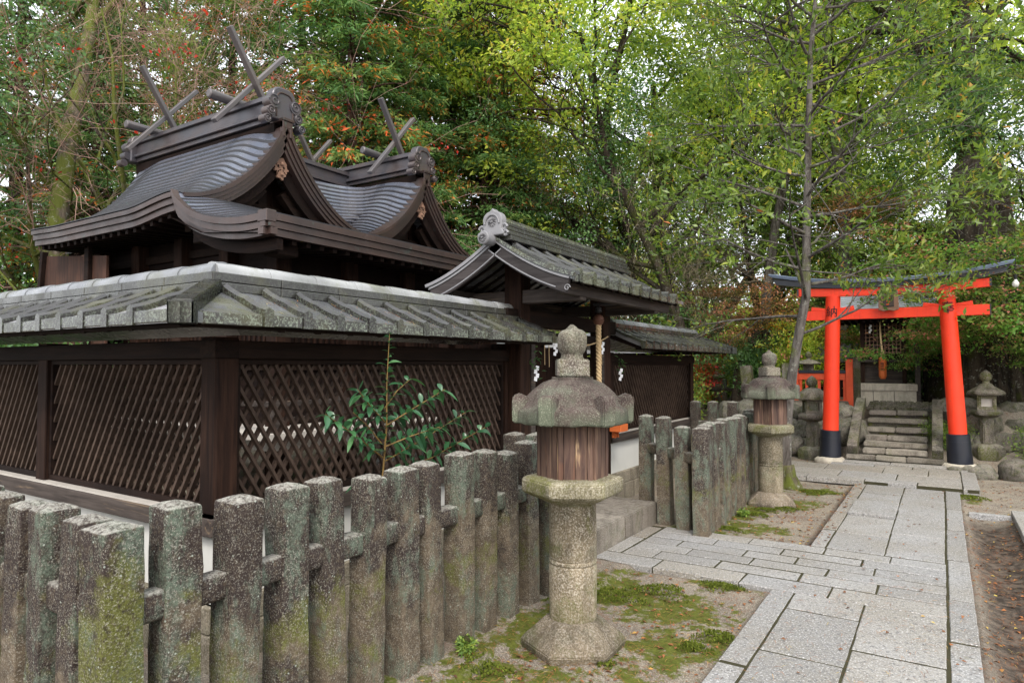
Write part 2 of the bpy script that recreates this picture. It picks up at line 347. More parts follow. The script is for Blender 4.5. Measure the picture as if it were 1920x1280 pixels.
def redpaint():
    m, nt, b = newmat('vermilion_paint', 0.45, 0.35); v = coords(nt); v2 = coords(nt, (14, 14, .8))
    c = mix(nt, noise(nt, v, 3, 5, .6), (0.72, 0.030, 0.009), (0.82, 0.060, 0.018))
    c = mix(nt, mth(nt, 'MULTIPLY', ramp(nt, noise(nt, v2, 2, 6, .7), [(.50, 0), (.70, 1)]), .45), c, (0.50, 0.035, 0.018))
    c = mix(nt, mth(nt, 'MULTIPLY', ramp(nt, noise(nt, v, 26, 6, .8), [(.63, 0), (.67, 1)]), .6), c, (0.22, 0.05, 0.03))
    nt.links.new(c, b.inputs['Base Color']); nt.links.new(ramp(nt, noise(nt, v, 6, 4), [(.3, .35), (.7, .62)]), b.inputs['Roughness']); bump(nt, b, noise(nt, v2, 3, 5), .2, .004); return m
M['red'] = redpaint()
M['red_old'] = paint('faded_vermilion', (0.62, 0.085, 0.03), 0.6, 0.3, 0.3)
M['black'] = paint('black_lacquer', (0.012, 0.014, 0.022), 0.35, 0.5, 0.3)
M['ink'] = paint('ink', (0.01, 0.01, 0.012), 0.6, 0.3, 0.1)
M['blue_grey'] = paint('blue_grey_metal', (0.20, 0.25, 0.36), 0.35, 0.5, 0.25, 0.2)
M['orange'] = paint('orange_box_paint', (0.55, 0.13, 0.035), 0.6, 0.3, 0.25)
M['paper'] = paint('white_paper', (0.85, 0.86, 0.88), 0.8, 0.2, 0.04)
M['bellm'] = paint('dull_copper_bell', (0.13, 0.06, 0.04), 0.45, 0.4, 0.35, 0.4)
M['iron'] = paint('black_iron', (0.02, 0.02, 0.02), 0.5, 0.4, 0.3)
M['carve'] = paint('carved_brown_wood', (0.22, 0.13, 0.09), 0.8, 0.2, 0.4, bumpy=0.4)
M['silverboard'] = paint('silvery_roof_board', (0.46, 0.49, 0.53), 0.5, 0.4, 0.25)
M['mulch'] = paint('dark_wall', (0.03, 0.025, 0.022), 0.9, 0.2, 0.3)
M['screenw'] = wood('reddish_board', (0.085, 0.040, 0.026), (0.03, 0.016, 0.012), 2)
M['barge'] = wood('grey_bargeboard', (0.052, 0.046, 0.046), (0.022, 0.018, 0.018), 0)
M['dark_rafter'] = wood('eave_shade_wood', (0.012, 0.007, 0.005), (0.005, 0.003, 0.003), 1, spec=.08)  # near-black wood puts the shade under the hall eaves into the colour
def rope_mat():
    m, nt, b = newmat('straw_rope', 0.85, 0.2); tc = nt.nodes.new('ShaderNodeTexCoord')
    v = coords(nt, rand=False); c = mix(nt, noise(nt, v, 60, 4), (0.36, 0.24, 0.12), (0.55, 0.42, 0.25)); nt.links.new(c, b.inputs['Base Color']); return m
M['rope'] = rope_mat()
def bulb_mat():
    m, nt, b = newmat('frosted_bulb', 0.25, 0.5); b.inputs['Base Color'].default_value = (0.75, 0.75, 0.72, 1); b.inputs['Transmission Weight'].default_value = 0.25; return m
M['bulb'] = bulb_mat()
def slab_mat():
    m, nt, b = newmat('granite_paving', 0.75, 0.3); v = coords(nt, rand=False)
    at = nt.nodes.new('ShaderNodeAttribute'); at.attribute_name = 'rnd'
    c = ramp(nt, at.outputs['Fac'], [(0, (0.20, 0.198, 0.195)), (0.5, (0.275, 0.272, 0.268)), (0.8, (0.275, 0.255, 0.22)), (1, (0.21, 0.185, 0.15))])
    c = mix(nt, ramp(nt, noise(nt, v, 1.4, 6, 0.6), [(0.38, 0), (0.66, 0.6)]), c, (0.20, 0.18, 0.145))
    c = mix(nt, mth(nt, 'MULTIPLY', ramp(nt, noise(nt, v, 3.3, 7, 0.7, .5), [(.55, 0), (.72, 1)]), .5), c, (0.13, 0.11, 0.085))
    g = noise(nt, v, 90, 4, 0.75)
    g2 = noise(nt, v, 38, 5, 0.75, 0.3)
    c = mix(nt, mth(nt, 'MULTIPLY', ramp(nt, g2, [(0.40, 1), (0.475, 0)]), 0.72), c, (0.085, 0.085, 0.09))
    c = mix(nt, mth(nt, 'MULTIPLY', ramp(nt, g, [(0.55, 0), (0.62, 1)]), 0.7), c, (0.62, 0.62, 0.62))
    c = mix(nt, mth(nt, 'MULTIPLY', ramp(nt, noise(nt, v, 5, 6, 0.7), [(0.62, 0), (0.72, 1)]), 0.4), c, (0.16, 0.15, 0.07))
    nt.links.new(c, b.inputs['Base Color']); bump(nt, b, mth(nt, 'ADD', g2, mth(nt, 'MULTIPLY', noise(nt, v, 9, 4), 0.8)), 0.4, 0.008); return m
M['slab'] = slab_mat()
def soil_mat():
    m, nt, b = newmat('sandy_soil', 0.95, 0.15); v = coords(nt, rand=False)
    a = nt.nodes.new('ShaderNodeAttribute'); a.attribute_name = 'moss'
    d = nt.nodes.new('ShaderNodeAttribute'); d.attribute_name = 'dark'
    n = noise(nt, v, 3, 7, 0.65)
    c = mix(nt, ramp(nt, n, [(0.35, 0), (0.65, 1)]), (0.27, 0.24, 0.19), (0.17, 0.145, 0.12))
    gr = noise(nt, v, 110, 3, 0.8)
    c = mix(nt, mth(nt, 'MULTIPLY', ramp(nt, gr, [(0.53, 0), (0.62, 1)]), 0.7), c, (0.52, 0.46, 0.38))
    c = mix(nt, mth(nt, 'MULTIPLY', ramp(nt, gr, [(0.36, 1), (0.46, 0)]), 0.75), c, (0.07, 0.055, 0.045))
    c = mix(nt, d.outputs['Fac'], c, mix(nt, ramp(nt, noise(nt, v, 14, 6, 0.7), [(0.42, 0), (0.6, 1)]), (0.030, 0.022, 0.018), (0.12, 0.095, 0.075)))
    # reddish needle duff in drifts
    rd = mth(nt, 'MULTIPLY', ramp(nt, noise(nt, v, 2.2, 5, 0.6), [(0.52, 0), (0.62, 1)]), ramp(nt, noise(nt, coords(nt, (60, 14, 20), False), 1.5, 5, 0.8, 1.0), [(0.5, 0), (0.58, 1)]))
    c = mix(nt, mth(nt, 'MULTIPLY', rd, 0.6), c, (0.20, 0.075, 0.035))
    mf = mth(nt, 'ADD', a.outputs['Fac'], mth(nt, 'MULTIPLY', mth(nt, 'SUBTRACT', noise(nt, v, 7, 7, 0.75), 0.5), 1.7))
    mc = mix(nt, ramp(nt, noise(nt, v, 30, 5, 0.7), [(0.3, 0), (0.7, 1)]), (0.050, 0.062, 0.010), (0.135, 0.15, 0.028))
    c = mix(nt, ramp(nt, mf, [(0.5, 0), (0.62, 1)]), c, mc)
    nt.links.new(c, b.inputs['Base Color'])
    bump(nt, b, mth(nt, 'ADD', noise(nt, v, 70, 5, 0.8), mth(nt, 'MULTIPLY', noise(nt, v, 10, 5), 1.5)), 0.8, 0.012); return m
M['soil'] = soil_mat()
def mossbark(name, bark, dark, moss_amt, mosscol=(0.10, 0.12, 0.02)):
    m, nt, b = newmat(name, 0.95, 0.15); v = coords(nt, (9, 9, 1.6)); v2 = coords(nt)
    n = noise(nt, v, 1.3, 8, 0.7, 0.5)
    c = mix(nt, ramp(nt, n, [(0.38, 0), (0.62, 1)]), dark, bark)
    mo = ramp(nt, noise(nt, v2, 1.8, 6, 0.7), [(0.62 - moss_amt * 0.3, 0), (0.72 - moss_amt * 0.3, 1)])
    c = mix(nt, mth(nt, 'MULTIPLY', mo, 0.9), c, mosscol)
    c = mix(nt, mth(nt, 'MULTIPLY', ramp(nt, noise(nt, v2, 16, 5, 0.7), [(0.58, 0), (0.66, 1)]), 0.6), c, (0.34, 0.35, 0.30))
    nt.links.new(c, b.inputs['Base Color']); bump(nt, b, n, 1.0, 0.04); return m
M['bark_moss'] = mossbark('mossy_bark', (0.16, 0.13, 0.10), (0.035, 0.028, 0.02), 0.75)
M['bark_dark'] = mossbark('dark_bark', (0.07, 0.055, 0.04), (0.015, 0.012, 0.01), 0.45, (0.045, 0.05, 0.012))
M['bark_grey'] = mossbark('grey_lichen_bark', (0.17, 0.155, 0.14), (0.055, 0.046, 0.04), 0.15)
M['bark_cedar'] = mossbark('reddish_conifer_bark', (0.12, 0.07, 0.05), (0.035, 0.02, 0.015), 0.0)
M['twig'] = paint('pale_pinkish_twig', (0.30, 0.19, 0.15), 0.85, 0.2, 0.35, bumpy=0)
M['twig_beige'] = paint('beige_dry_twig', (0.28, 0.23, 0.16), 0.85, 0.2, 0.35, bumpy=0)
M['shrub_stem'] = paint('reddish_green_stem', (0.16, 0.10, 0.03), 0.7, 0.3, 0.4, bumpy=0)
G = (0.055, 0.10, 0.016)
M['leaf_broad'] = leafmat('yellow_green_leaves', [(0, (0.132, 0.228, 0.045)), (0.35, (0.311, 0.442, 0.075)), (0.7, (0.54, 0.615, 0.105)), (0.92, (0.75, 0.675, 0.119)), (1, (0.75, 0.401, 0.089))], 0.5)
M['leaf_green'] = leafmat('mid_green_leaves', [(0, (0.079, 0.146, 0.048)), (0.5, (0.196, 0.306, 0.073)), (0.9, (0.392, 0.482, 0.097)), (1, (0.706, 0.555, 0.13))], 0.42)
M['leaf_dark'] = leafmat('dark_evergreen_leaves', [(0, (0.039, 0.098, 0.036)), (0.6, (0.099, 0.211, 0.065)), (1, (0.215, 0.357, 0.098))], 0.3, 0.4, 0.5)
M['leaf_conifer'] = leafmat('conifer_sprays', [(0, (0.049, 0.102, 0.04)), (0.45, (0.107, 0.221, 0.069)), (0.78, (0.231, 0.318, 0.088)), (0.85, (0.496, 0.277, 0.062)), (0.92, (0.75, 0.154, 0.05)), (1, (0.75, 0.164, 0.062))], 0.35, 0.7, 0.2)
M['leaf_rusty'] = leafmat('rusty_conifer_sprays', [(0, (0.088, 0.162, 0.042)), (0.4, (0.252, 0.324, 0.072)), (0.55, (0.454, 0.302, 0.072)), (0.75, (0.655, 0.216, 0.06)), (1, (0.731, 0.205, 0.06))], 0.4, 0.7, 0.2)
M['leaf_slim'] = leafmat('glossy_evergreen_leaves', [(0, (0.045, 0.095, 0.018)), (0.45, (0.115, 0.19, 0.03)), (0.8, (0.24, 0.32, 0.045)), (0.9, (0.38, 0.33, 0.05)), (1, (0.52, 0.16, 0.06))], 0.38, 0.4, 0.5)
M['leaf_maple'] = leafmat('turning_maple_leaves', [(0, (0.081, 0.218, 0.034)), (0.5, (0.161, 0.31, 0.057)), (0.7, (0.299, 0.276, 0.115)), (0.85, (0.575, 0.23, 0.172)), (1, (0.69, 0.253, 0.207))], 0.45)
M['leaf_pink'] = leafmat('reddening_maple_leaves', [(0, (0.165, 0.22, 0.055)), (0.4, (0.418, 0.242, 0.121)), (1, (0.682, 0.264, 0.198))], 0.45)
M['leaf_red'] = leafmat('red_maple_leaves', [(0, (0.30, 0.02, 0.015)), (1, (0.70, 0.06, 0.04))], 0.4)
M['leaf_gold'] = leafmat('orange_yellow_leaves', [(0, (0.10, 0.14, 0.02)), (0.4, (0.45, 0.30, 0.03)), (1, (0.65, 0.20, 0.04))], 0.45)
M['leaf_shrub'] = leafmat('camellia_leaves', [(0, (0.02, 0.07, 0.03)), (0.6, (0.04, 0.13, 0.055)), (0.93, (0.08, 0.20, 0.07)), (0.96, (0.65, 0.13, 0.015)), (1, (0.7, 0.15, 0.02))], 0.25, 0.3, 0.6)
M['leaf_litter'] = leafmat('dry_litter', [(0, (0.10, 0.05, 0.03)), (0.5, (0.22, 0.10, 0.05)), (0.85, (0.36, 0.14, 0.05)), (1, (0.45, 0.35, 0.10))], 0.1, 0.8, 0.2)
M['joint'] = paint('dark_joint_soil', (0.045, 0.042, 0.024), 0.95, 0.1, 0.6, bumpy=0.5)
M['moss'] = leafmat('moss_green', [(0, (0.05, 0.07, 0.010)), (1, (0.15, 0.18, 0.028))], 0.2, 0.9, 0.1)

# ------------------------------------------------------------------ numpy mesh helpers
def quads(name, V, rnd, mat=None):
    """V: (n,4,3) loose quads, rnd: (n,) value stored per face"""
    n = len(V); me = bpy.data.meshes.new(name)
    me.vertices.add(n * 4); me.vertices.foreach_set('co', V.reshape(-1).astype(np.float32))
    me.loops.add(n * 4); me.loops.foreach_set('vertex_index', np.arange(n * 4, dtype=np.int32))
    me.polygons.add(n); me.polygons.foreach_set('loop_start', np.arange(0, n * 4, 4, dtype=np.int32))
    a = me.attributes.new('rnd', 'FLOAT', 'FACE'); a.data.foreach_set('value', np.clip(rnd, 0, 1).astype(np.float32))
    me.update(calc_edges=True)
    if mat: me.materials.append(mat)
    return me
def unit(a): return a / np.maximum(np.linalg.norm(a, axis=-1, keepdims=True), 1e-9)
def leaf_quads(rng, C, D, L, W, up=0.6, curl=0.15):
    """rhombic blades: base C, direction D (n,3), length L, width W; blade normal biased upward"""
    n = len(C); D = unit(D)
    N = unit(rng.normal(size=(n, 3)) * (1 - up) + np.array([0, 0, 1.0]) * up)
    S = unit(np.cross(D, N)); N = np.cross(S, D)
    L = np.asarray(L).reshape(-1, 1) * np.ones((n, 1)); W = np.asarray(W).reshape(-1, 1) * np.ones((n, 1))
    p0 = C; p2 = C + D * L - N * L * curl
    mid = C + D * L * 0.45
    return np.stack([p0, mid + S * W / 2 + N * L * curl * .4, p2, mid - S * W / 2 + N * L * curl * .4], axis=1)
def grow(rng, p, d, L, r, lev, P, tubes, tips):
    """recursive limb: P = dict(n=[children per level], len=[ratio], ang=[deg], up, wob, steps)"""
    steps = P.get('steps', 5); pts = [p.copy()]; rad = [r]
    q = p.copy(); dd = d.copy()
    last = lev >= P['levels']
    for i in range(steps):
        dd = unit(dd + rng.normal(size=3) * P['wob'] + np.array([0, 0, P['up']]))
        q = q + dd * L / steps; pts.append(q.copy()); rad.append(r * (1 - 0.75 * (i + 1) / steps))
    tubes.append((pts, rad, lev))
    if last:
        tips.append((q, dd)); tips.append((pts[steps // 2 + 1], dd)); return
    n = P['n'][lev]
    for k in range(n):
        t = P.get('t0', 0.35) + (1 - P.get('t0', 0.35)) * (k + rng.random()) / n
        i = min(int(t * steps), steps - 1); f = t * steps - i
        b = pts[i] * (1 - f) + pts[i + 1] * f
        ax = unit(np.cross(dd, rng.normal(size=3)))
        a = math.radians(P['ang'][lev] * (0.7 + 0.6 * rng.random()))
        nd = unit(dd * math.cos(a) + ax * math.sin(a)); nd[2] *= P.get('flat', 1.0); nd = unit(nd)
        grow(rng, b, nd, L * P['len'][lev] * (0.75 + 0.5 * rng.random()), max(rad[i] * 0.55, P.get('rmin', 0.004)), lev + 1, P, tubes, tips)
def tubes_mesh(tubes, nsides=(8, 6, 4, 3, 3)):
    mb = MB()
    for pts, rad, lev in tubes: mb.tube(pts, rad, nsides[min(lev, len(nsides) - 1)], cap=False)
    return mb
def puffs(rng, tips, per, spread, Lf, Wf, up=0.5, flat=0.55, out=0.5, curl=0.15, droop=0.0, cvar=0.35, gap=0.15):
    """clumps of leaves round the twig tips; clump tone varies so the crown reads light and dark"""
    T = np.array([t[0] for t in tips]); Dr = np.array([t[1] for t in tips]); n = len(T)
    keep = rng.random(n) > gap; T = T[keep]; Dr = Dr[keep]; n = len(T)
    tone = rng.random(n)
    C = np.repeat(T, per, axis=0); D0 = np.repeat(Dr, per, axis=0); t = np.repeat(tone, per)
    off = rng.normal(size=(n * per, 3)) * spread * np.array([1, 1, flat]); off *= (0.35 + 0.65 * rng.random((n * per, 1)))
    C = C + off
    D = unit(off) * out + D0 * 0.4 + rng.normal(size=(n * per, 3)) * 0.5; D[:, 2] -= droop
    L = Lf * (0.7 + 0.6 * rng.random(n * per)); W = Wf * (0.7 + 0.6 * rng.random(n * per))
    return leaf_quads(rng, C, D, L, W, up, curl), cvar * t + (1 - cvar) * rng.random(n * per)

# ------------------------------------------------------------------ ground
def sm(a, b, x):
    t = min(1, max(0, (x - a) / (b - a))); return t * t * (3 - 2 * t)
def gz(x, y):
    z = -0.045 + 0.018 * mnoise.noise(Vector((x * 1.3, y * 1.3, 0))) + 0.006 * mnoise.noise(Vector((x * 7, y * 7, 3)))
    if x > 0.1 and y < 9.3:
        z -= 0.05 * sm(0.13, 0.3, x) * (1 - sm(0.42, 0.6, x)) * (1 - sm(8.4, 9.2, y)) + 0.02 * sm(0.1, .3, x)
    if x < -2.1 and y < 12: z += 0.03
    r = sm(12.6, 13.3, y) * sm(-4.2, -3.0, x) * 0.93
    if -1.45 < x < 0.1: r = max(0, min(0.80, (y - 12.45) * 0.6)) if y < 14.4 else 0.80
    if x > 0.1: r = max(r, 0.25 * sm(12.2, 12.9, y))
    z += r
    if x < -3: z += 0.30 * sm(13, 21, y) * (1 - sm(-4.2, -3.0, x))
    d = math.hypot(x, y)
    z += 3.2 * sm(26, 70, d) * sm(-6, 8, y)
    return z
def axis_pts(a, b, fine, outs):
    p = list(np.arange(a, b, fine)); lo = a; hi = b; s = fine
    while lo > outs[0] or hi < outs[1]:
        s *= 1.22
        if lo > outs[0]: lo -= s; p.append(lo)
        if hi < outs[1]: hi += s; p.append(hi)
    return sorted(p)
gx = axis_pts(-4.2, 1.4, 0.06, (-260, 260)); gy = axis_pts(1.2, 13.6, 0.06, (-260, 260))
mb = MB(); mb.grid([[(x, y, gz(x, y)) for x in gx] for y in gy])
gme = mb.mesh('ground', smooth=True, recalc=False); ground = link('ground', gme, None, M['soil']); tag(ground, kind='structure')
MOSS = [(-1.75, 2.7, .75, .7), (-1.35, 3.6, .35, .55), (-1.5, 4.3, .55, .5), (-2.0, 4.4, .4, .6), (-2.1, 3.4, .3, .8), (-1.12, 3.9, .18, .3), (-2.0, 6.45, .45, .35), (-1.6, 6.85, .5, .35),
        (-1.85, 7.6, .3, 1.2), (-1.5, 8.3, .45, .4), (-1.4, 9.2, .5, .4), (0.1, 11.7, .35, .15), (.3, 9.6, .15, .4), (-2.4, 1.8, .6, 1.2), (-1.35, 5.0 - .1, .4, .12)]
ma = gme.attributes.new('moss', 'FLOAT', 'POINT'); da = gme.attributes.new('dark', 'FLOAT', 'POINT')
mv = []; dv = []
for v in gme.vertices:
    x, y, z = v.co; m = 0
    for (cx, cy, rx, ry) in MOSS:
        q = ((x - cx) / rx) ** 2 + ((y - cy) / ry) ** 2
        m = max(m, math.exp(-q * 0.7) * 0.72)
    if math.hypot(x, y) > 12: m = max(m, 0.3)
    mv.append(m)
    onp = (-1.03 < x < .15 and y < 9.88) or (-2.40 < x < 0 and 4.97 < y < 6.24)
    if onp: mv[-1] = .25
    dv.append(1.0 if onp else 0.95 * sm(0.12, 0.28, x) * (1 - sm(8.3, 8.9, y)) if y > 0 else 0.3)
for i, v in enumerate(gme.vertices):
    if math.hypot(v.co.x, v.co.y) > 13.5: dv[i] = max(dv[i], 0.55)
ma.data.foreach_set('value', mv); da.data.foreach_set('value', dv)

# ------------------------------------------------------------------ paving (one path, every slab modelled)
rng = np.random.default_rng(5)
def slabs(name, rects, th=0.07, gap=0.010, kind='structure', gyk=1.0):
    bm = bmesh.new(); lay = []
    for (x0, y0, x1, y1, tone, top) in rects:
        g = gap / 2 * (0.7 + rng.random()); z = top + (rng.random() - .5) * 0.004
        j = lambda: (rng.random() - .5) * 0.006
        tx, ty = (rng.random() - .5) * 0.006, (rng.random() - .5) * 0.006
        h_ = g * gyk; ps = [(x0 + g + j(), y0 + h_ + j()), (x1 - g + j(), y0 + h_ + j()), (x1 - g + j(), y1 - h_ + j()), (x0 + g + j(), y1 - h_ + j())]
        # wavy worn outline
        out = []
        for a in range(4):
            p, q = ps[a], ps[(a + 1) % 4]; L = math.hypot(q[0] - p[0], q[1] - p[1]); n = max(2, int(L / 0.09))
            for k in range(n):
                t = k / n; o = (mnoise.noise(Vector((p[0] + (q[0] - p[0]) * t, p[1] + (q[1] - p[1]) * t, tone)) * 9)) * 0.004 if k else 0
                nx, ny = -(q[1] - p[1]) / L, (q[0] - p[0]) / L
                out.append((p[0] + (q[0] - p[0]) * t + nx * o, p[1] + (q[1] - p[1]) * t + ny * o))
        zt = lambda px, py: z + tx * (px - x0) + ty * (py - y0)
        cx, cy = (x0 + x1) / 2, (y0 + y1) / 2; b = 0.005
        top_v = [bm.verts.new((px + (b if px < cx else -b), py + (b if py < cy else -b), zt(px, py))) for px, py in out]
        mid_v = [bm.verts.new((px, py, zt(px, py) - b)) for px, py in out]
        bot_v = [bm.verts.new((px, py, top - th)) for px, py in out]
        n = len(out); fs = [bm.faces.new(top_v)]
        for k in range(n):
            fs.append(bm.faces.new((top_v[(k + 1) % n], top_v[k], mid_v[k], mid_v[(k + 1) % n])))
            fs.append(bm.faces.new((mid_v[(k + 1) % n], mid_v[k], bot_v[k], bot_v[(k + 1) % n])))
        lay += [tone] * len(fs)
    bmesh.ops.recalc_face_normals(bm, faces=bm.faces)
    me = bpy.data.meshes.new(name); bm.to_mesh(me); bm.free()
    a = me.attributes.new('rnd', 'FLOAT', 'FACE'); a.data.foreach_set('value', lay)
    o = link(name, me, None, M['slab']); tag(o, kind=kind); return o
def run(fixed, a, b, cuts, tone, axis, top=0.0):
    c = [a] + cuts + [b]; out = []
    for i in range(len(c) - 1):
        t = min(1, max(0, tone + (rng.random() - .5) * 0.5))
        out.append((fixed[0], c[i], fixed[1], c[i + 1], t, top) if axis == 'y' else (c[i], fixed[0], c[i + 1], fixed[1], t, top))
    return out
rc = []
rc += run((-1.035, -0.88), 0.2, 4.94, [1.3, 2.45, 3.6], 0.35, 'y')
rc += run((-0.88, -0.455), 0.2, 4.94, [1.2, 2.1, 3.0, 3.86, 4.6], 0.3, 'y')
rc += run((-0.455, -0.005), 0.2, 4.94, [1.4, 2.4, 3.2, 4.12], 0.4, 'y')
rc += run((0.0, 0.15), 0.2, 6.42, [1.2, 2.4, 3.5, 4.55, 5.35], 0.3, 'y')
rows = [4.94, 5.2, 5.43, 5.64, 5.85, 6.06, 6.27]
cuts = [[-1.95, -1.3, -.72], [-2.05, -1.55, -.95, -.45], [-1.85, -1.35, -.8], [-2.0, -1.45, -1.05, -.5], [-1.75, -1.2, -.6], [-2.0, -1.5, -.9, -.42]]
for i in range(6): rc += run((rows[i], rows[i + 1]), -2.27 if i else -2.42, -0.005, [c + 0.04 for c in cuts[i]], 0.55 if i in (0, 5) else 0.35, 'x')
rc += run((-2.42, -2.28), 5.2, 6.2, [5.75], 0.85, 'y')
rc += run((-1.0, -0.87), 6.28, 9.9, [7.0, 7.9, 8.9], 0.75, 'y')
rc += run((-0.87, -0.435), 6.28, 7.8, [6.95], 0.35, 'y'); rc += [(-0.87, 7.8, -0.435, 8.62, 0.4, 0.028)]; rc += run((-0.87, -0.435), 8.62, 9.9, [9.3], 0.35, 'y')
rc += run((-0.435, -0.01), 6.28, 9.9, [7.15, 8.3, 9.1], 0.35, 'y')
rc += run((-0.005, 0.15), 6.43, 9.9, [7.6, 8.7], 0.3, 'y')
rc += run((9.9, 10.15), -2.3, 0.18, [-1.6, -.9, -.3], 0.6, 'x', 0.045) + run((9.9, 11.6), 0.18, 0.36, [], 0.7, 'x', 0.045)
rc += run((10.15, 10.75), -2.5, 0.18, [-1.9, -1.25, -.55], 0.6, 'x', 0.04) + run((10.75, 11.35), -2.6, 0.18, [-2.1, -1.5, -.75, -.2], 0.65, 'x', 0.04)
rc += run((11.35, 11.62), -1.5, 0.18, [-.9, -.4], 0.7, 'x', 0.04) + run((11.62, 11.85), -1.35, 0.02, [-.7], 0.7, 'x', 0.06)
slabs('path', rc, gyk=1.9)
mb = MB()
for (a, b, c, d, z) in ((-1.02, .2, .135, 4.93, -.005), (-2.40, 4.955, -.01, 6.255, -.005), (-.01, 4.93, .135, 9.9, -.005), (-.985, 6.26, -.01, 9.9, -.005), (-2.28, 9.915, .345, 11.335, .034), (-1.48, 11.34, .17, 11.60, .034)): mb.box(a, b, z - .04, c, d, z)
o = mb.build('path_joint_soil', M['joint'], None); tag(o, kind='structure')
slabs('side_path', run((0.585, 0.95), -1, 9.0, [1.2, 3.3, 5.4, 7.2], 0.4, 'y', 0.0) + [(0.2, 8.72, 0.58, 8.82, .5, -.03)], 0.14)

# fallen leaves and needles
def scatter(name, n, areas, Lr, Wr, mat, label, zoff=0.004, curl=0.3):
    C = []; Z = []
    for (x0, x1, y0, y1, wgt) in areas:
        k = int(n * wgt); xs = rng.uniform(x0, x1, k); ys = rng.uniform(y0, y1, k)
        for x, y in zip(xs, ys):
            onp = (-1.035 < x < 0.15 and y < 9.9) or (-2.42 < x < 0 and 4.94 < y < 6.27)
            C.append((x, y, (0.003 if onp else gz(x, y)) + zoff + rng.random() * 0.006))
    C = np.array(C); m = len(C); a = rng.uniform(0, 6.28, m)
    D = np.stack([np.cos(a), np.sin(a), rng.normal(0, .15, m)], 1)
    V = leaf_quads(rng, C, D, rng.uniform(*Lr, m), rng.uniform(*Wr, m), 0.85, curl)
    V[:, :, 2] = np.maximum(V[:, :, 2], (C[:, 2] - 0.004)[:, None])
    o = link(name, quads(name, V, rng.random(m), M[mat]), None); tag(o, label, 'fallen leaves', None, 'stuff')
scatter('fallen_leaves', 1500, [(-2.2, -1.05, 2.2, 4.9, .2), (-1.9, -.9, 6.3, 9.8, .35), (.15, .6, 3, 9, .25), (-1.0, .14, 3, 9.8, .05), (.2, 1.6, 9, 11.5, .2), (-2.6, -1.2, 11, 12.4, .12)], (.02, .045), (.012, .025), 'leaf_litter', 'small dry brown leaves strewn over the sand beside the path')
scatter('pine_needles', 6500, [(-2.25, -1.04, 2.0, 4.9, .5), (-2.0, -.9, 6.3, 8.5, .12), (.15, .6, 3, 8, .18), (-1.0, .14, 2.5, 5.5, .10), (-2.3, -1.4, 2.2, 3.6, .1)], (.04, .075), (.0015, .003), 'leaf_litter', 'reddish fallen needles lying in drifts by the path edge')
# moss cushions raised on the ground
mc = []
for (cx, cy, r) in [(-1.12, 3.95, .10), (-1.2, 3.75, .07), (-1.55, 3.3, .05), (-1.98, 6.12, .08), (-1.8, 6.3, .10), (-1.78, 6.62, .1), (-1.7, 7.4, .1), (-1.66, 7.72, .1), (-1.5, 7.9, .12), (-1.35, 9.1, .14), (-2.05, 2.9, .1), (-1.95, 4.3, .14), (-1.7, 4.55, .15), (-1.36, 4.86, .1), (-2.1, 3.9, .1), (-1.7, 2.45, .14), (.25, 9.7, .12)]:
    k = int(5200 * r)
    a = rng.uniform(0, 6.28, k); q = np.sqrt(rng.random(k)) * r * (1 + .35 * np.sin(a * 3 + cx * 9))
    x = cx + q * np.cos(a) * 1.4; y = cy + q * np.sin(a)
    z = np.array([gz(i, j) for i, j in zip(x, y)]) + 0.25 * r * (1 - (q / (r * 1.4)) ** 2) - 0.004
    mc.append(np.stack([x, y, z], 1))
mc = np.concatenate(mc); m = len(mc)
V = leaf_quads(rng, mc, rng.normal(size=(m, 3)) + [0, 0, 1.2], rng.uniform(.012, .022, m), rng.uniform(.008, .014, m), 0.3, 0.1)
o = link('moss', quads('moss', V, rng.random(m), M['moss']), None); tag(o, 'bright green moss cushions on the sand around the lanterns', 'moss', None, 'stuff')

# ------------------------------------------------------------------ stone post fences
def post_mesh(seed, w=0.126, h=1.055, lean=0.0):
    mb = MB(); rr = random.Random(seed); n = 20; vs = []
    c = 0.55
    prof = [(1.0, -0.12), (1.0, 0)] + [(1.0, h * 0.96 * k / 15) for k in range(1, 15)] + [(1.0, h - .032), (0.975, h - .024), (0.93, h - .020), (0.5, h - .007), (0.02, h)]
    for (s, z) in prof:
        for (qx, qy) in ((1, 1), (-1, 1), (-1, -1), (1, -1)):
            c_ = (1 - .07, 1); d_ = (1 - .02, 1 - .02); e_ = (1, 1 - .07); mpt = (1, .28)
            seq = [mpt, e_, d_, c_, (.28, 1)] if qx * qy > 0 else [(.28, 1), c_, d_, e_, mpt]
            for (px_, py_) in seq: vs.append(Vector((qx * px_ * w / 2 * s, qy * py_ * w / 2 * s, z)))
    m = len(prof)
    mb.add(vs, [(i*n+k, i*n+(k+1)%n, (i+1)*n+(k+1)%n, (i+1)*n+k) for i in range(m-1) for k in range(n)] + [tuple((m-1)*n+k for k in range(n))])
    me = mb.mesh('post', smooth=True); roughen(me, 0.0055, 7, seed * 3.3); me.set_sharp_from_angle(angle=R(30)); me.materials.append(M['post']); return me
PM = [post_mesh(i) for i in range(6)]; PMB = [post_mesh(11, 0.136), post_mesh(12, 0.138)]
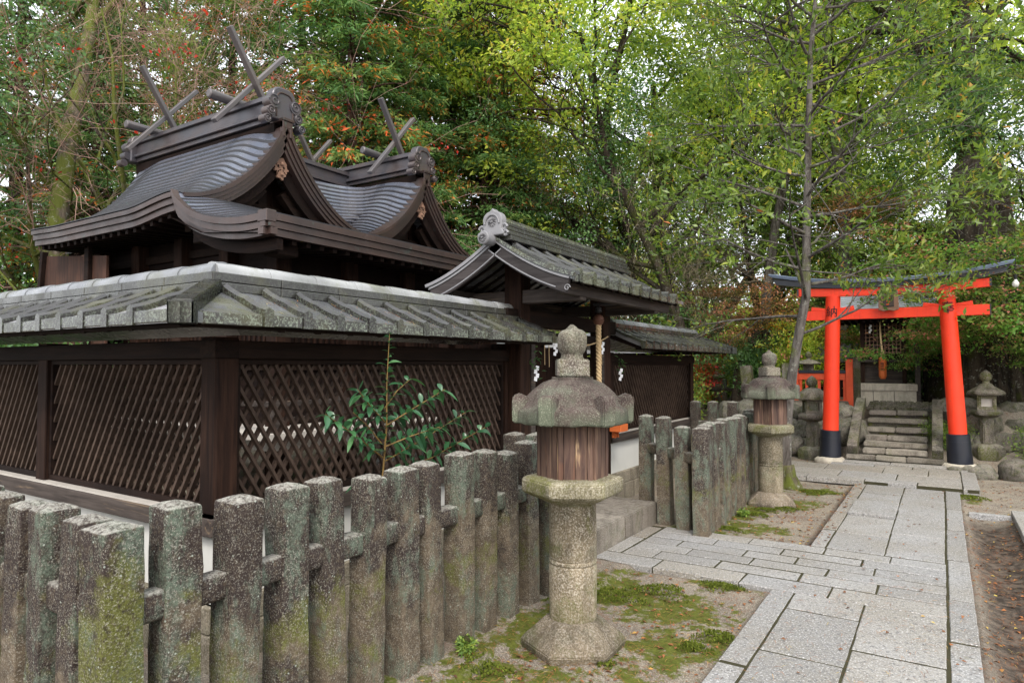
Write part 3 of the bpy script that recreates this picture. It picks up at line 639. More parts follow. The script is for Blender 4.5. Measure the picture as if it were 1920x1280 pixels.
def stone_fence(label, pts, rails, group='stone post fences round the shrine', big=(), rail_z=0.735, hs=1.0):
    root = thing('stone_fence', label, 'fence', (pts[0][0], pts[0][1], 0), group)
    rr = random.Random(len(pts) * 7 + int(pts[0][1] * 10))
    for i, (x, y) in enumerate(pts):
        o = link('post', rr.choice(PMB if i in big else PM), root)
        o.location = (x - pts[0][0] , y - pts[0][1], gz(x, y) + rr.uniform(-.012, .014))
        o.rotation_euler = (R(rr.uniform(-1.2, 1.2)), R(rr.uniform(-1.2, 1.2)), R(rr.uniform(-4, 4)) + rr.choice([0, 1, 2, 3]) * math.pi / 2)
        o.scale = (rr.uniform(.95, 1.06), rr.uniform(.95, 1.06), rr.uniform(.98, 1.02) * hs)
    if hs == 1.0: root.children[0].data = _mm
    for (a, b) in rails:
        mb = MB(); a = Vector((*a, gz(*a) + rail_z * hs)); b = Vector((*b, gz(*b) + rail_z * hs)); d = (b - a); L = d.length; d.normalize(); sd = d.cross(Vector((0, 0, 1)))
        n = max(3, int(L / 0.1)); P = []
        prof = [(-.032, -.05), (.032, -.05), (.04, -.038), (.04, .038), (.032, .05), (-.032, .05), (-.04, .038), (-.04, -.038)]
        for k in range(n + 1):
            c = a + d * (L * k / n); P.append([c + sd * (p[0] + .004 * mnoise.noise(c * 9)) + Vector((0, 0, p[1] + .006 * mnoise.noise(c * 7 + Vector((3, p[0] * 40, 0))))) for p in prof + prof[:1]])
        mb.grid([[tuple(q) for q in row] for row in P]); o = mb.build('rail', M['post'], root, smooth=True)
    return root
ys = [1.185, 1.395, 1.63, 1.88, 2.11, 2.345, 2.60, 2.80, 3.08, 3.31, 3.56, 3.82, 4.06, 4.30]
_mm = PMB[0].copy(); _mm.materials.clear(); _mm.materials.append(M['post_moss'])
row = [(-2.345, y) for y in ys]
left = [(-2.345 - .222 * k - .01, 1.175 + .004 * k) for k in range(1, 10)]
ret = [(-2.58, 4.38), (-2.83, 4.43)]
stone_fence('long near fence of lichened square granite posts with a corner post mossy green', row[:1] + left + row[1:] + ret, [((-2.345, 1.175), (-4.3, 1.21)), ((-2.345, 1.185), (-2.345, 4.32)), ((-2.345, 4.34), (-2.85, 4.43))], big=(0,))
row2 = [(-1.885, 6.14)] + [(-1.90 - .012 * k, 6.32 + .25 * k) for k in range(14)]
ret2 = [(-2.09, 6.27), (-2.33, 6.42), (-2.60, 6.60)]
lefty = [(-2.3 - .26 * k, 9.78) for k in range(1, 7)]
stone_fence('farther fence of stone posts running past the second lantern from the step', row2[:1] + ret2 + row2[1:] + lefty, [((-1.885, 6.14), (-2.62, 6.61)), ((-1.89, 6.2), (-2.07, 9.7)), ((-2.07, 9.74), (-3.9, 9.78))], big=(0,), hs=0.985)

# doorstep of the gate
t = thing('door_step', 'broad grey granite step of two blocks before the wooden gate', 'step', (-2.8, 5.7, 0))
def block(x0, y0, z0, x1, y1, z1, name, mat, parent, seed=0, amp=0.006, bev=0.008, loc=None):
    bm = bmesh.new(); bmesh.ops.create_cube(bm, size=1)
    for v in bm.verts: v.co = Vector(((x0 + x1) / 2 + v.co.x * (x1 - x0), (y0 + y1) / 2 + v.co.y * (y1 - y0), (z0 + z1) / 2 + v.co.z * (z1 - z0)))
    bmesh.ops.bevel(bm, geom=bm.edges[:], offset=bev, segments=2, affect='EDGES')
    m = max(x1 - x0, y1 - y0, z1 - z0); long_e = [e for e in bm.edges if e.calc_length() > 0.15]
    bmesh.ops.subdivide_edges(bm, edges=long_e, cuts=max(1, min(8, int(m / 0.1))), use_grid_fill=True)
    for v in bm.verts: v.co += mnoise.noise_vector(v.co * 5 + Vector((seed, 0, 0))) * amp
    og = ORG.get(parent.name, Vector()) if parent else Vector(loc or (0, 0, 0))
    for v in bm.verts: v.co -= og
    me = bpy.data.meshes.new(name); bm.to_mesh(me); bm.free(); me.shade_smooth(); me.set_sharp_from_angle(angle=R(40))
    o = link(name, me, parent, mat)
    if not parent: o.location = og; ORG[o.name] = og
    return o
block(-3.12, 4.75, -.12, -2.42, 5.62, .20, 'step_block', M['step'], t, 1)
block(-3.12, 5.625, -.12, -2.42, 6.42, .197, 'step_block', M['step'], t, 2)
o = block(-3.0, 4.42, -.1, -2.78, 4.66, .80, 'threshold_stone', M['old_stone'], None, 4, loc=(-2.9, 4.5, 0)); tag(o, 'short squared pale stone behind the fence end near the gate', 'stone')

# ------------------------------------------------------------------ stone lanterns
HEX = YAW
def hexmod(a, z):
    a = (a + math.pi / 6) % (math.pi / 3) - math.pi / 6
    return 1
def kasuga(label, loc, rz=0.0, sc=1.0, seed=0):
    t = thing('stone_lantern', label, 'stone lantern', loc, 'tall stone lanterns with wooden fire boxes')
    def part(name, prof, n, mat, smooth=None, rot=0.0, rough=0.004, sub=True, parent=t):
        mb = MB(); mb.lathe(prof, n, (0, 0, 0), rot + rz); me = mb.mesh(name, (0, 0, 0), smooth=smooth is not None)
        if sub:
            bm = bmesh.new(); bm.from_mesh(me); bmesh.ops.bevel(bm, geom=[e for e in bm.edges if e.is_manifold and e.calc_face_angle(0) > .5], offset=0.006, segments=2, affect='EDGES')
            le = [e for e in bm.edges if e.calc_length() > .09]; bmesh.ops.subdivide_edges(bm, edges=le, cuts=4, use_grid_fill=True); bm.to_mesh(me); bm.free()
        roughen(me, rough, 9, seed + len(name)); me.shade_smooth(); me.set_sharp_from_angle(angle=R(38))
        return link(name, me, parent, mat)
    part('base', [(0.30, -0.08), (0.325, 0.02), (0.30, 0.05), (0.175, 0.145), (0.15, 0.15)], 6, M['lantern'])
    part('shaft', [(0.142, 0.14), (0.146, 0.16), (0.146, 0.44), (0.140, 0.450), (0.146, 0.458), (0.146, 0.468), (0.140, 0.476), (0.146, 0.486), (0.144, 0.79), (0.15, 0.80)], 36, M['lantern'], rough=0.003, sub=False)
    part('tray', [(0.17, 0.79), (0.19, 0.805), (0.305, 0.85), (0.315, 0.865), (0.315, 0.925), (0.30, 0.938), (0.2, 0.945)], 6, M['lantern_tray'])
    part('fire_box', [(0.198, 0.938), (0.198, 1.25)], 6, M['wood_v'], rough=0.001, sub=False)
    fbx = bpy.data.objects[t.children[-1].name] if False else None
    rk = random.Random(seed + 4)
    for k in range(6):
        a0 = rz + k * math.pi / 3; a1 = a0 + math.pi / 3
        p0 = Vector((.203 * math.cos(a0), .203 * math.sin(a0), 0)); p1 = Vector((.203 * math.cos(a1), .203 * math.sin(a1), 0)); e = (p1 - p0); L = e.length; e.normalize(); nn = Vector((e.y, -e.x, 0))
        ws = [.03] + [rk.uniform(.9, 1.2) for _ in range(2)] + [.03]; tot = (L - .06 - .009); q = .03 + .003; sm_ = ws[1] + ws[2]
        spans = [(0, .03, .010), (L - .03, L, .010)]
        for w_ in ws[1:3]: ln_ = tot * w_ / sm_; spans.append((q, q + ln_, rk.uniform(.002, .006))); q += ln_ + .003
        for s0_, s1_, off in spans:
            mb = MB(); c = p0 + e * (s0_ + s1_) / 2 + nn * off + Vector((0, 0, 1.093)); mb.obox(c, e, nn, (0, 0, 1), (s1_ - s0_) / 2, .009, .154)
            me = mb.mesh('plank'); bm = bmesh.new(); bm.from_mesh(me); bmesh.ops.subdivide_edges(bm, edges=bm.edges[:], cuts=3, use_grid_fill=True); bm.to_mesh(me); bm.free(); roughen(me, .0022, 14, k + s0_ * 9); link('plank', me, t, M['cage'])
    # roof: hexagonal cap, upturned curls
    N = 72; prof = [(0.20, 1.240), (0.34, 1.242), (0.350, 1.248), (0.353, 1.26), (0.353, 1.312), (0.345, 1.324), (0.322, 1.334), (0.303, 1.352), (0.288, 1.376), (0.266, 1.406), (0.232, 1.44), (0.188, 1.469), (0.145, 1.487), (0.128, 1.490), (0.126, 1.504), (0.02, 1.506)]
    def md(a, z):
        q = (a % (math.pi / 3)) - math.pi / 6; h = math.cos(math.pi / 6) / math.cos(q)
        k = sm(1.47, 1.36, z) if z > 1.36 else 1.0
        k = 1 - sm(1.36, 1.47, z) if z > 1.36 else 1.0
        return 1 + (h * 1.045 - 1) * k * 0.9
    mb = MB(); mb.lathe(prof, N, rot=rz, mod=md)
    me = mb.mesh('cap', smooth=True)
    roughen(me, 0.008, 8, seed); me.shade_smooth(); me.set_sharp_from_angle(angle=R(50)); cap = link('cap', me, t, M['lantern_roof'])
    for k in range(6):
        a = rz + k * math.pi / 3; ca, sa = math.cos(a), math.sin(a); mb = MB()
        poly = [(0.24, 1.246), (0.372, 1.246), (0.375, 1.32), (0.374, 1.38), (0.366, 1.400), (0.345, 1.410), (0.322, 1.412), (0.300, 1.40), (0.24, 1.38)]
        hw = 0.047
        mb.prism(poly, lambda u, v, w: (u * ca - w * sa, u * sa + w * ca, v), -hw, hw)
        me = mb.mesh('roof_curl'); bm = bmesh.new(); bm.from_mesh(me); bmesh.ops.bevel(bm, geom=bm.edges[:], offset=.008, segments=2, affect='EDGES'); bm.to_mesh(me); bm.free()
        roughen(me, 0.005, 12, seed + k); me.shade_smooth(); me.set_sharp_from_angle(angle=R(45)); link('roof_curl', me, cap, M['lantern_roof'])
    mb = MB(); mb.box(-.098, -.098, 1.507, .098, .098, 1.608); me = mb.mesh('finial_block'); bm = bmesh.new(); bm.from_mesh(me)
    bmesh.ops.rotate(bm, verts=bm.verts, cent=(0, 0, 0), matrix=Matrix.Rotation(YAW + rz - HEX, 3, 'Z'))
    bmesh.ops.bevel(bm, geom=bm.edges[:], offset=.007, segments=2, affect='EDGES'); bm.to_mesh(me); bm.free(); roughen(me, .003, 12, seed); me.shade_smooth(); me.set_sharp_from_angle(angle=R(40)); link('finial_block', me, t, M['lantern_top'])
    part('finial', [(0.080, 1.605), (0.068, 1.622), (0.068, 1.638), (0.082, 1.656), (0.090, 1.68), (0.091, 1.735), (0.084, 1.758), (0.064, 1.774), (0.040, 1.781), (0.026, 1.795), (0.010, 1.810)], 28, M['lantern_top'], rough=.004, sub=False)
    t.scale = (sc * .93, sc * .93, sc); return t
kasuga('nearest stone lantern with split wooden fire box and lichened roof beside the fence', (-1.80, 3.43, -0.022), YAW, 1.0, 0)
kasuga('second stone lantern with wooden fire box, farther along near the red gate', (-1.69, 8.12, -0.04), YAW + R(12), 0.975, 5)

def small_lantern(label, loc, H=1.35, rz=0.0, style='round', seed=0, mat='old_stone', cat='stone lantern'):
    t = thing('garden_lantern', label, cat, loc, 'small old stone lanterns'); s = H / 1.35; q = 6 if style != 'square' else 4
    def part(name, prof, n, m=mat, rough=.006, par=t):
        mb = MB(); mb.lathe([(r * s, z * s) for r, z in prof], n, (0, 0, 0), rz); me = mb.mesh(name)
        if n <= 8:
            bm = bmesh.new(); bm.from_mesh(me); bmesh.ops.bevel(bm, geom=bm.edges[:], offset=.012, segments=2, affect='EDGES')
            bmesh.ops.subdivide_edges(bm, edges=[e for e in bm.edges if e.calc_length() > .1], cuts=3, use_grid_fill=True); bm.to_mesh(me); bm.free()
        roughen(me, rough, 8, seed); me.shade_smooth(); me.set_sharp_from_angle(angle=R(45)); return link(name, me, par, M[m])
    part('base', [(.24, -.1), (.25, .08), (.22, .14), (.13, .17)], q)
    part('shaft', [(.105, .16), (.10, .60)] if q == 6 else [(.125, .16), (.115, .60)], q if style != 'round' else 20, rough=.005)
    part('tray', [(.12, .59), (.23, .65), (.235, .71), (.14, .73)], q)
    # fire box with real openings
    fb = link('fire_box', bpy.data.meshes.new('fire_box'), t, M[mat]); mb = MB(); r = .13 * s
    for k in range(4):
        a = rz + math.pi / 4 + k * math.pi / 2; x, y = r * 1.1 * math.cos(a), r * 1.1 * math.sin(a); mb.tube([(x, y, .72 * s), (x, y, .96 * s)], .032 * s, 6)
    mb.lathe([(r * 1.42, .715 * s), (r * 1.42, .775 * s)], 4, rot=rz + math.pi / 4); mb.lathe([(r * 1.42, .91 * s), (r * 1.42, .965 * s)], 4, rot=rz + math.pi / 4)
    me = mb.mesh('fire_box'); old = fb.data; fb.data = me; me.materials.append(M[mat]); bpy.data.meshes.remove(old)
    if style != 'window':
        mbx = MB(); mbx.box(-r * .8, -r * .8, .76 * s, r * .8, r * .8, .92 * s); mbx.build('core', M[mat], t, org=(0, 0, 0))
    else:
        mbx = MB(); mbx.box(-r * .7, -r * .7, .77 * s, r * .7, r * .7, .915 * s); mbx.build('paper_window', M['ledge'], t, org=(0, 0, 0))
    if style == 'umbrella': pr = [(.30, .955), (.315, .975), (.29, 1.01), (.20, 1.055), (.10, 1.085), (.05, 1.10)]
    elif style == 'mushroom': pr = [(.17, .95), (.235, .965), (.24, 1.01), (.19, 1.09), (.13, 1.14), (.08, 1.155)]
    else: pr = [(.15, .95), (.27, .97), (.275, 1.01), (.18, 1.07), (.10, 1.13), (.07, 1.16)]
    part('cap', pr, 24 if style in ('umbrella', 'mushroom') else q, rough=.012, m='lantern_top' if style == 'umbrella' else mat)
    z0 = pr[-1][1]
    part('finial', [(.055, z0 - .01), (.05, z0 + .03), (.085, z0 + .06), (.09, z0 + .12), (.06, z0 + .17), (.01, z0 + .21)], 16)
    t.scale = (1, 1, 1); return t
small_lantern('mossy old lantern with a dark mushroom cap left of the red gate', (-1.90, 12.45, 0.0), 1.36, 0.4, 'mushroom', 3)
small_lantern('squat lantern with a wide pale umbrella roof behind the red rails', (-2.25, 14.4, .88), 0.98, 0.1, 'umbrella', 5)
small_lantern('dark lantern with a white paper window under the maple right of the gate', (0.56, 12.75, 0.18), 1.28, 0.0, 'window', 7)
small_lantern('distant grey lantern in the garden beyond the wall end', (-5.65, 20.0, 0.26), 1.3, 0.5, 'hex', 9, 'lantern')

# ------------------------------------------------------------------ roofed lattice walls
def lattice(fn, s0, s1, z0, z1, name, parent):
    mb = MB(); k = 0.125 / 0.078; p = 0.078; L = (z1 - z0) / k
    for fam, o in ((-1, 0.0135), (1, -0.0135)):
        x = s0 - L
        while x < s1 + L:
            # line: from (x, z0) going up by slope k*fam
            a, b = (x, x + L) if fam == 1 else (x + L, x)   # s at z0, s at z1
            pts = []
            t0, t1 = 0.0, 1.0; d = b - a
            for lim, sg in ((s0, 1), (s1, -1)):
                # keep sg*(a+d t) >= sg*lim
                va = sg * (a - lim); vb = sg * (b - lim)
                if va < 0 and vb < 0: t0 = 2
                elif va < 0: t0 = max(t0, va / (va - vb))
                elif vb < 0: t1 = min(t1, va / (va - vb))
            if t1 - t0 > 0.04:
                jj = random.uniform(-.0025, .0025) if t1 - t0 > .04 else 0; a += jj; jo = random.uniform(-.001, .001)
                A = Vector(fn(a + d * t0, o + jo, z0 + (z1 - z0) * t0)); B = Vector(fn(a + random.uniform(-.002, .002) + d * t1, o + jo, z0 + (z1 - z0) * t1))
                up = Vector(fn(0, 1, 0)) - Vector(fn(0, 0, 0))
                mb.beam(A, B, 0.0175, 0.0255, up)
            x += p
    return mb.build(name, M['lattice'], parent)
def roofed_wing(fn, root, s0, s1, c0=False, c1=False, posts=(), detail=True, ribs0=None, tilem='tile', seed=0, capm='cap'):
    """fn(s, o, z) -> world; wall face at o = 0; c0/c1: outer corner at that end (the roof is mitred)"""
    rr = random.Random(seed)
    def bx(mb, a, b, o0, o1, z0, z1):
        vs = [fn(s, o, z) for z in (z0, z1) for (s, o) in ((a, o0), (b, o0), (b, o1), (a, o1))]
        mb.add(vs, [(0,3,2,1),(4,5,6,7),(0,1,5,4),(1,2,6,5),(2,3,7,6),(3,0,4,7)])
    axis = 'wood_y' if abs(Vector(fn(1, 0, 0)).y - Vector(fn(0, 0, 0)).y) > .5 else 'wood_x'
    if detail:
        mb = MB(); s = s0 - (0.05 if c0 else 0)
        while s < s1:
            e = min(s + rr.uniform(.6, .95), s1); 
            if s1 - e < 0.25: e = s1
            bx(mb, s + .003, e - .003, -.17, .035 + rr.uniform(-.004, .004), -.1, .17); s = e
        s = s0 - (0.05 if c0 else 0)
        while s < s1:
            e = min(s + rr.uniform(.5, .8), s1)
            if s1 - e < 0.25: e = s1
            bx(mb, s + .003, e - .003, -.165, .028 + rr.uniform(-.004, .004), .173, .31); s = e
        o = mb.build('foundation', M['found'], root, bevel=.008, seg=2)
        mb = MB(); bx(mb, s0, s1, -.13, -.012, .31, .672); mb.build('plaster_panel', M['plaster'], root)
        mb = MB(); bx(mb, s0 - (.055 if c0 else 0), s1, -.145, .05, .672, .765); mb.build('sill_beam', M['grey_wood_y' if axis == 'wood_y' else 'grey_wood_x'], root, bevel=.004)
        mb = MB(); bx(mb, s0 + .1, s1, -.10, .035, .766, .776); mb.build('ledge', M['ledge'], root)
        for p in posts:
            mb = MB(); bx(mb, p - .065, p + .065, -.13, .006, .768, 1.70); mb.build('post', M['wood_v'], root, bevel=.006)
        ps = sorted(posts)
        for a, b in zip(ps[:-1], ps[1:]):
            a += .065; b -= .065
            mb = MB(); bx(mb, a, b, -.10, -.02, .777, .815); bx(mb, a, b, -.10, -.02, 1.555, 1.585)
            bx(mb, a, a + .028, -.10, -.018, .815, 1.555); bx(mb, b - .028, b, -.10, -.018, .815, 1.555); mb.build('frame', M[axis], root, bevel=.003)
            lattice(lambda s, o, z: fn(s, o - .058, z), a + .028, b - .028, .815, 1.555, 'lattice_panel', root)
        mb = MB(); bx(mb, s0 - (.02 if c0 else 0), s1, -.125, .018, 1.586, 1.685); mb.build('head_beam', M[axis], root, bevel=.005)
        # short rafters under the eaves
        mb = MB(); s = s0 + .1
        while s < s1:
            for z in (0,):
                A = Vector(fn(s, .40, 1.735)); B = Vector(fn(s, -.07, 1.90)); mb.beam(A, B, .035, .04)
            s += .2345
        mb.build('rafter', M['wood_x'], root)
        mb = MB(); bx(mb, s0 - (.33 if c0 else 0), s1 + (.33 if c1 else 0), .33, .40, 1.725, 1.76); mb.build('eave_board', M[axis], root)
    # roof planes with mitred ends
    def lim(o): return (s0 - (o if c0 else 0.0), s1 + (o if c1 else 0.0))
    OE, ZE, OR, ZR = .46, 1.788, 0.0, 1.982
    def zt(o):
        t = (OE - o) / (OE - OR) if o >= OR else (o - (2 * OR - OE)) / (OE - OR)
        return ZE + (ZR - ZE) * (t * .86 + .14 * t * t)
    for side in (1, -1):
        os_ = [OE + (OR - OE) * k / 5 for k in range(6)] if side == 1 else [2 * OR - OE + (OE - OR) * k / 5 for k in range(6)]
        mb = MB(); P = []; Q = []
        for o in os_:
            a, b = lim(o); n = 40
            P.append([fn(a + (b - a) * j / n, o, zt(o) - .004 * math.sin(j * 1.9)) for j in range(n + 1)])
            Q.append([fn(a + (b - a) * j / n, o, zt(o) - .05) for j in range(n + 1)])
        mb.grid(P); mb.grid(Q, True)
        mb.grid([P[0], Q[0]]); mb.grid([[r[0] for r in P], [r[0] for r in Q]]); mb.grid([[r[-1] for r in P], [r[-1] for r in Q]])
        mb.build('tile_slope', M['pan' if tilem == 'tile' else 'pan_sheen'], root)
    # eave tile edge, one lip for each pan, and the ribs that cover the joints
    sp = .2345; s = ribs0 if ribs0 is not None else s0 - .04; ribs = MB(); lips = MB(); prev = lim(OE)[0] + (.085 if c0 else .0)
    while s < lim(OE)[1] - .05:
        omin = OR + .13
        if c0 and s < s0 - omin: omin = s0 - s + .03
        if c1 and s > s1 + omin: omin = s - s1 + .03
        prof = [(-.025, 0), (-.023, .028), (0, .042), (.023, .028), (.025, 0)]
        js = rr.uniform(-.006, .006); n = 6; P = []
        for k in range(n + 1):
            o = OE + .014 + (omin - OE - .014) * k / n; wd = 1.0 + .25 * (k == 0)
            step = .006 if k % 3 == 0 else 0
            P.append([fn(s + js + q * (1.0 if k else 1.12), o, zt(o) + h * 1.05 - .002 + step) for q, h in prof])
        ribs.grid(P)
        e = P[0]; base = [fn(s + js + q * 1.12, OE + .014, ZE - .052) for q, h in (prof[0], prof[-1])]
        ribs.add(e + [base[1], base[0]], [tuple(range(7))])
        ribs.add([e[0], base[0], fn(s + js + prof[0][0] * 1.1, OE - .03, ZE - .05), P[1][0]], [(0, 1, 2, 3)])
        ribs.add([e[-1], base[1], fn(s + js + prof[-1][0] * 1.1, OE - .03, ZE - .05), P[1][-1]], [(3, 2, 1, 0)])
        dz = rr.uniform(-.004, .004)
        bx(lips, prev + .004, s - .028, OE - .02, OE + .006 + rr.uniform(0, .004), ZE - .05 + dz, ZE + .008 + dz); prev = s + .028
        s += sp + rr.uniform(-.004, .004)
    bx(lips, prev + .004, lim(OE)[1] - (.085 if c1 else 0), OE - .02, OE + .008, ZE - .05, ZE + .008)
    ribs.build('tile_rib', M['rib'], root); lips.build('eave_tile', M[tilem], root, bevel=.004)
    # ridge: two board-like courses and a round cap laid in lengths
    a0, a1 = (s0 - OR * (1 if c0 else 0), s1 + OR * (1 if c1 else 0))
    mb = MB()
    for (hw, z0, z1) in ((.118, 1.930, 1.976), (.092, 1.982, 2.030)):
        A, B = a0 - (hw if c0 else 0), a1 + (hw if c1 else 0)
        n = max(2, int((B - A) / .42)); 
        for k in range(n):
            bx(mb, A + (B - A) * k / n + .002, A + (B - A) * (k + 1) / n - .002, OR - hw, OR + hw, z0, z1)
    mb.build('ridge_course', M['course'], root, bevel=.004)
    mb = MB(); n = max(2, int((a1 - a0) / .30)); L = (a1 - a0 + (.04 if c0 else 0) + (.04 if c1 else 0)) / n; st = a0 - (.04 if c0 else 0)
    for k in range(n):
        x0 = st + L * k; x1 = x0 + L + .015
        P = []
        for (x, r) in ((x0, .060), (x0 + L * .1, .062), (x1 - .03, .056), (x1, .055)):
            P.append([fn(x, OR + r * 1.12 * math.cos(math.pi * j / 10), 2.033 + r * math.sin(math.pi * j / 10)) for j in range(11)])
        mb.grid(P)
        mb.add(P[0], [tuple(range(11))]); mb.add(P[-1], [tuple(range(11))[::-1]])
    mb.build('ridge_cap', M[capm], root, smooth_angle=40)
    for cc, sv, sg in ((c0, s0, -1), (c1, s1, 1)):
        if cc:
            mb = MB(); prof = [(-.05, -.01), (-.045, .05), (.045, .05), (.05, -.01)]
            A = Vector(fn(sv + sg * (OE + .015), OE + .015, ZE)); B = Vector(fn(sv + sg * .08, .08, 1.945))
            mb.beam(A + Vector((0, 0, .012)), B + Vector((0, 0, .012)), .088, .07)
            d = (A - B); d.z = 0; d.normalize(); mb.obox(A + d * .0 + Vector((0, 0, -.012)), d, d.cross(Vector((0, 0, 1))), (0, 0, 1), .045, .052, .050)
            mb.build('hip_tile', M[tilem], root, bevel=.006)
near = thing('lattice_wall', 'long tiled lattice wall turning a corner, white plaster foot, nearer side of the gate', 'wall', (-3.2, 2.1, 0))
roofed_wing(lambda s, o, z: (-3.2 + o, s, z), near, 2.1, 4.98, True, False, (2.165, 4.915), seed=1, capm='cap_sheen')
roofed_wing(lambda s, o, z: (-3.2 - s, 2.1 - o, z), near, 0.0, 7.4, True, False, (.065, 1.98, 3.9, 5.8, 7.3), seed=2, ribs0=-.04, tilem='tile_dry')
far_ = thing('lattice_wall', 'short tiled lattice wall beyond the gate, ending by the garden', 'wall', (-3.2, 7.0, 0))
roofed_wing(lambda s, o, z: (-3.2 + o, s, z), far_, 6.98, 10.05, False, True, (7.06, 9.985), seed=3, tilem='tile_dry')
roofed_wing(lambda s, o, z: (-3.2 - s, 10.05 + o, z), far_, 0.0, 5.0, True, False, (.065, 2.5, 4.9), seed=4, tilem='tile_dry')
inner = thing('lattice_wall', 'low grey tiled wall seen through the gateway behind the stone lantern', 'wall', (-8.4, 7.4, 0))
roofed_wing(lambda s, o, z: (-6.5 + o, s, z - .12), inner, 6.7, 12.5, False, False, (6.8, 9, 12.4), seed=6, tilem='cap')

# rust-coloured needles caught on the near roof
n_ = 420; sy = rng.uniform(2.1, 5.0, n_); oo = rng.uniform(.14, .45, n_); tt = (.46 - oo) / .46
C = np.stack([-3.2 + oo, sy, 1.788 + .194 * (tt * .86 + .14 * tt * tt) + .006], 1); a_ = rng.normal(0, .8, n_)
V = leaf_quads(rng, C, np.stack([np.cos(a_), np.sin(a_), -.35 * np.cos(a_)], 1), rng.uniform(.03, .07, n_), rng.uniform(.0015, .003, n_), .9, .0)
o = link('roof_needles', quads('roof_needles', V, .6 + .4 * rng.random(n_), M['leaf_litter']), None); tag(o, 'rust coloured needles caught on the near wall roof tiles', 'pine needles', None, 'stuff')
# ------------------------------------------------------------------ gate
gate = thing('roofed_gate', 'small wooden gate with curved tiled gable roof and crested ridge end', 'gate', (-3.1, 5.8, 0))
GX, GD, Y0, Y1 = -3.07, .71, 4.5, 7.1
def gh(d):
    t = min(1, d / GD); return 2.245 + .36 * (.55 * (1 - t) ** 1.8 + .45 * (1 - t))
mb = MB()
for sg in (1, -1):
    P = [[(GX + sg * GD * k / 10, y, gh(GD * k / 10)) for y in np.linspace(Y0, Y1, 24)] for k in range(11)]
    Q = [[(p[0], p[1], p[2] - .035) for p in r] for r in P]
    mb.grid(P); mb.grid(Q, True); mb.grid([P[-1], Q[-1]]); mb.grid([[r[0] for r in P], [r[0] for r in Q]]); mb.grid([[r[-1] for r in P], [r[-1] for r in Q]])
groof = mb.build('roof', M['pan'], gate, smooth_angle=40)
for sg in (1, -1):
    mb = MB(); lips = MB(); y = Y0 + .13; prevy = Y0
    while y < Y1 - .03:
        P = []; 
        for k in range(10):
            d = .10 + (GD + .012 - .10) * k / 9; lift = .012 if k in (4, 9) else (.010 if k == 3 else 0)
            P.append([(GX + sg * d, y + q * (1.12 if k in (4, 9) else 1), gh(d) + h - .002 + lift) for q, h in ((-.029, 0), (-.026, .034), (0, .052), (.026, .034), (.029, 0))])
        mb.grid(P); e = P[-1]
        mb.add(e + [(e[-1][0], e[-1][1], e[-1][2] - .055), (e[0][0], e[0][1], e[0][2] - .055)], [tuple(range(7))])
        lips.box(min(GX + sg * (GD - .02), GX + sg * (GD + .008)), prevy + .036, gh(GD) - .05, max(GX + sg * (GD - .02), GX + sg * (GD + .008)), y - .036, gh(GD) + .008)
        prevy = y; y += .247
    mb.build('tile_rib', M['rib'], groof); lips.build('eave_tile', M['tile'], groof, bevel=.004)
mb = MB()
for (hw, z0, z1) in ((.130, 2.575, 2.617), (.108, 2.624, 2.660), (.088, 2.667, 2.70), (.070, 2.706, 2.735)):
    n = 9; a, b = Y0 + .04, Y1 - .06
    for k in range(n): mb.box(GX - hw, a + (b - a) * k / n + .002, z0, GX + hw, a + (b - a) * (k + 1) / n - .002, z1 + .0)
mb.build('ridge_course', M['course'], groof, bevel=.006, seg=2)
mb = MB(); n = 9; a, b = Y0 + .03, Y1 - .04
for k in range(n):
    y0 = a + (b - a) * k / n; y1 = a + (b - a) * (k + 1) / n
    P = [[(GX + r * math.cos(math.pi * j / 10), y, 2.733 + r * .8 * math.sin(math.pi * j / 10)) for j in range(11)] for y, r in ((y0, .062), (y0 + .02, .064), (y1, .060))]
    mb.grid(P)
mb.build('ridge_cap', M['tile'], groof, smooth_angle=40)
# ridge end tile with chrysanthemum
def rosette(mb, c, r, n=16, axis=(0, -1, 0), th=.012):
    ax = Vector(axis).normalized(); u = ax.cross(Vector((0, 0, 1))).normalized(); v = Vector((0, 0, 1)); c = Vector(c)
    for k in range(n):
        a = 2 * math.pi * k / n; d = u * math.cos(a) + v * math.sin(a); t = u * -math.sin(a) + v * math.cos(a)
        p = [c + d * r * .2, c + d * r * .62 + t * r * .15, c + d * r * .9 + t * r * .12, c + d * r, c + d * r * .9 - t * r * .12, c + d * r * .62 - t * r * .15]
        o = ax * th
        mid = c + d * r * .65 + ax * th * 1.4
        m = len(mb.v); mb.v += [tuple(q) for q in p] + [tuple(mid)]
        for j in range(6): mb.f.append((m + j, m + (j + 1) % 6, m + 6))
    mb.tube([c, c + ax * th * 1.3], [r * .2, r * .16], 10)
def plate_xz(poly, y0, y1): 
    mb = MB(); mb.prism(poly, lambda u, v, w: (u, w, v), y0, y1); return mb
arch = []
for k in range(25):
    a = math.pi * k / 24; rr_ = .092 + .011 * abs(math.sin(2 * a)) + (.03 if k == 12 else .012 if k in (11, 13) else 0)
    arch.append((GX + rr_ * math.cos(a), 2.715 + rr_ * math.sin(a)))
arch = [(GX + .11, 2.61), (GX + .115, 2.63), (GX + .09, 2.66)] + arch + [(GX - .09, 2.66), (GX - .115, 2.63), (GX - .11, 2.61)]
mb = plate_xz(arch, Y0 - .045, Y0 + .03)
ond = mb.build('ridge_end_tile', M['crest'], groof, bevel=.008, seg=2)
mb = MB(); rosette(mb, (GX, Y0 - .046, 2.72), .044, 12); mb.lathe([(.0, 0)], 3) if False else None
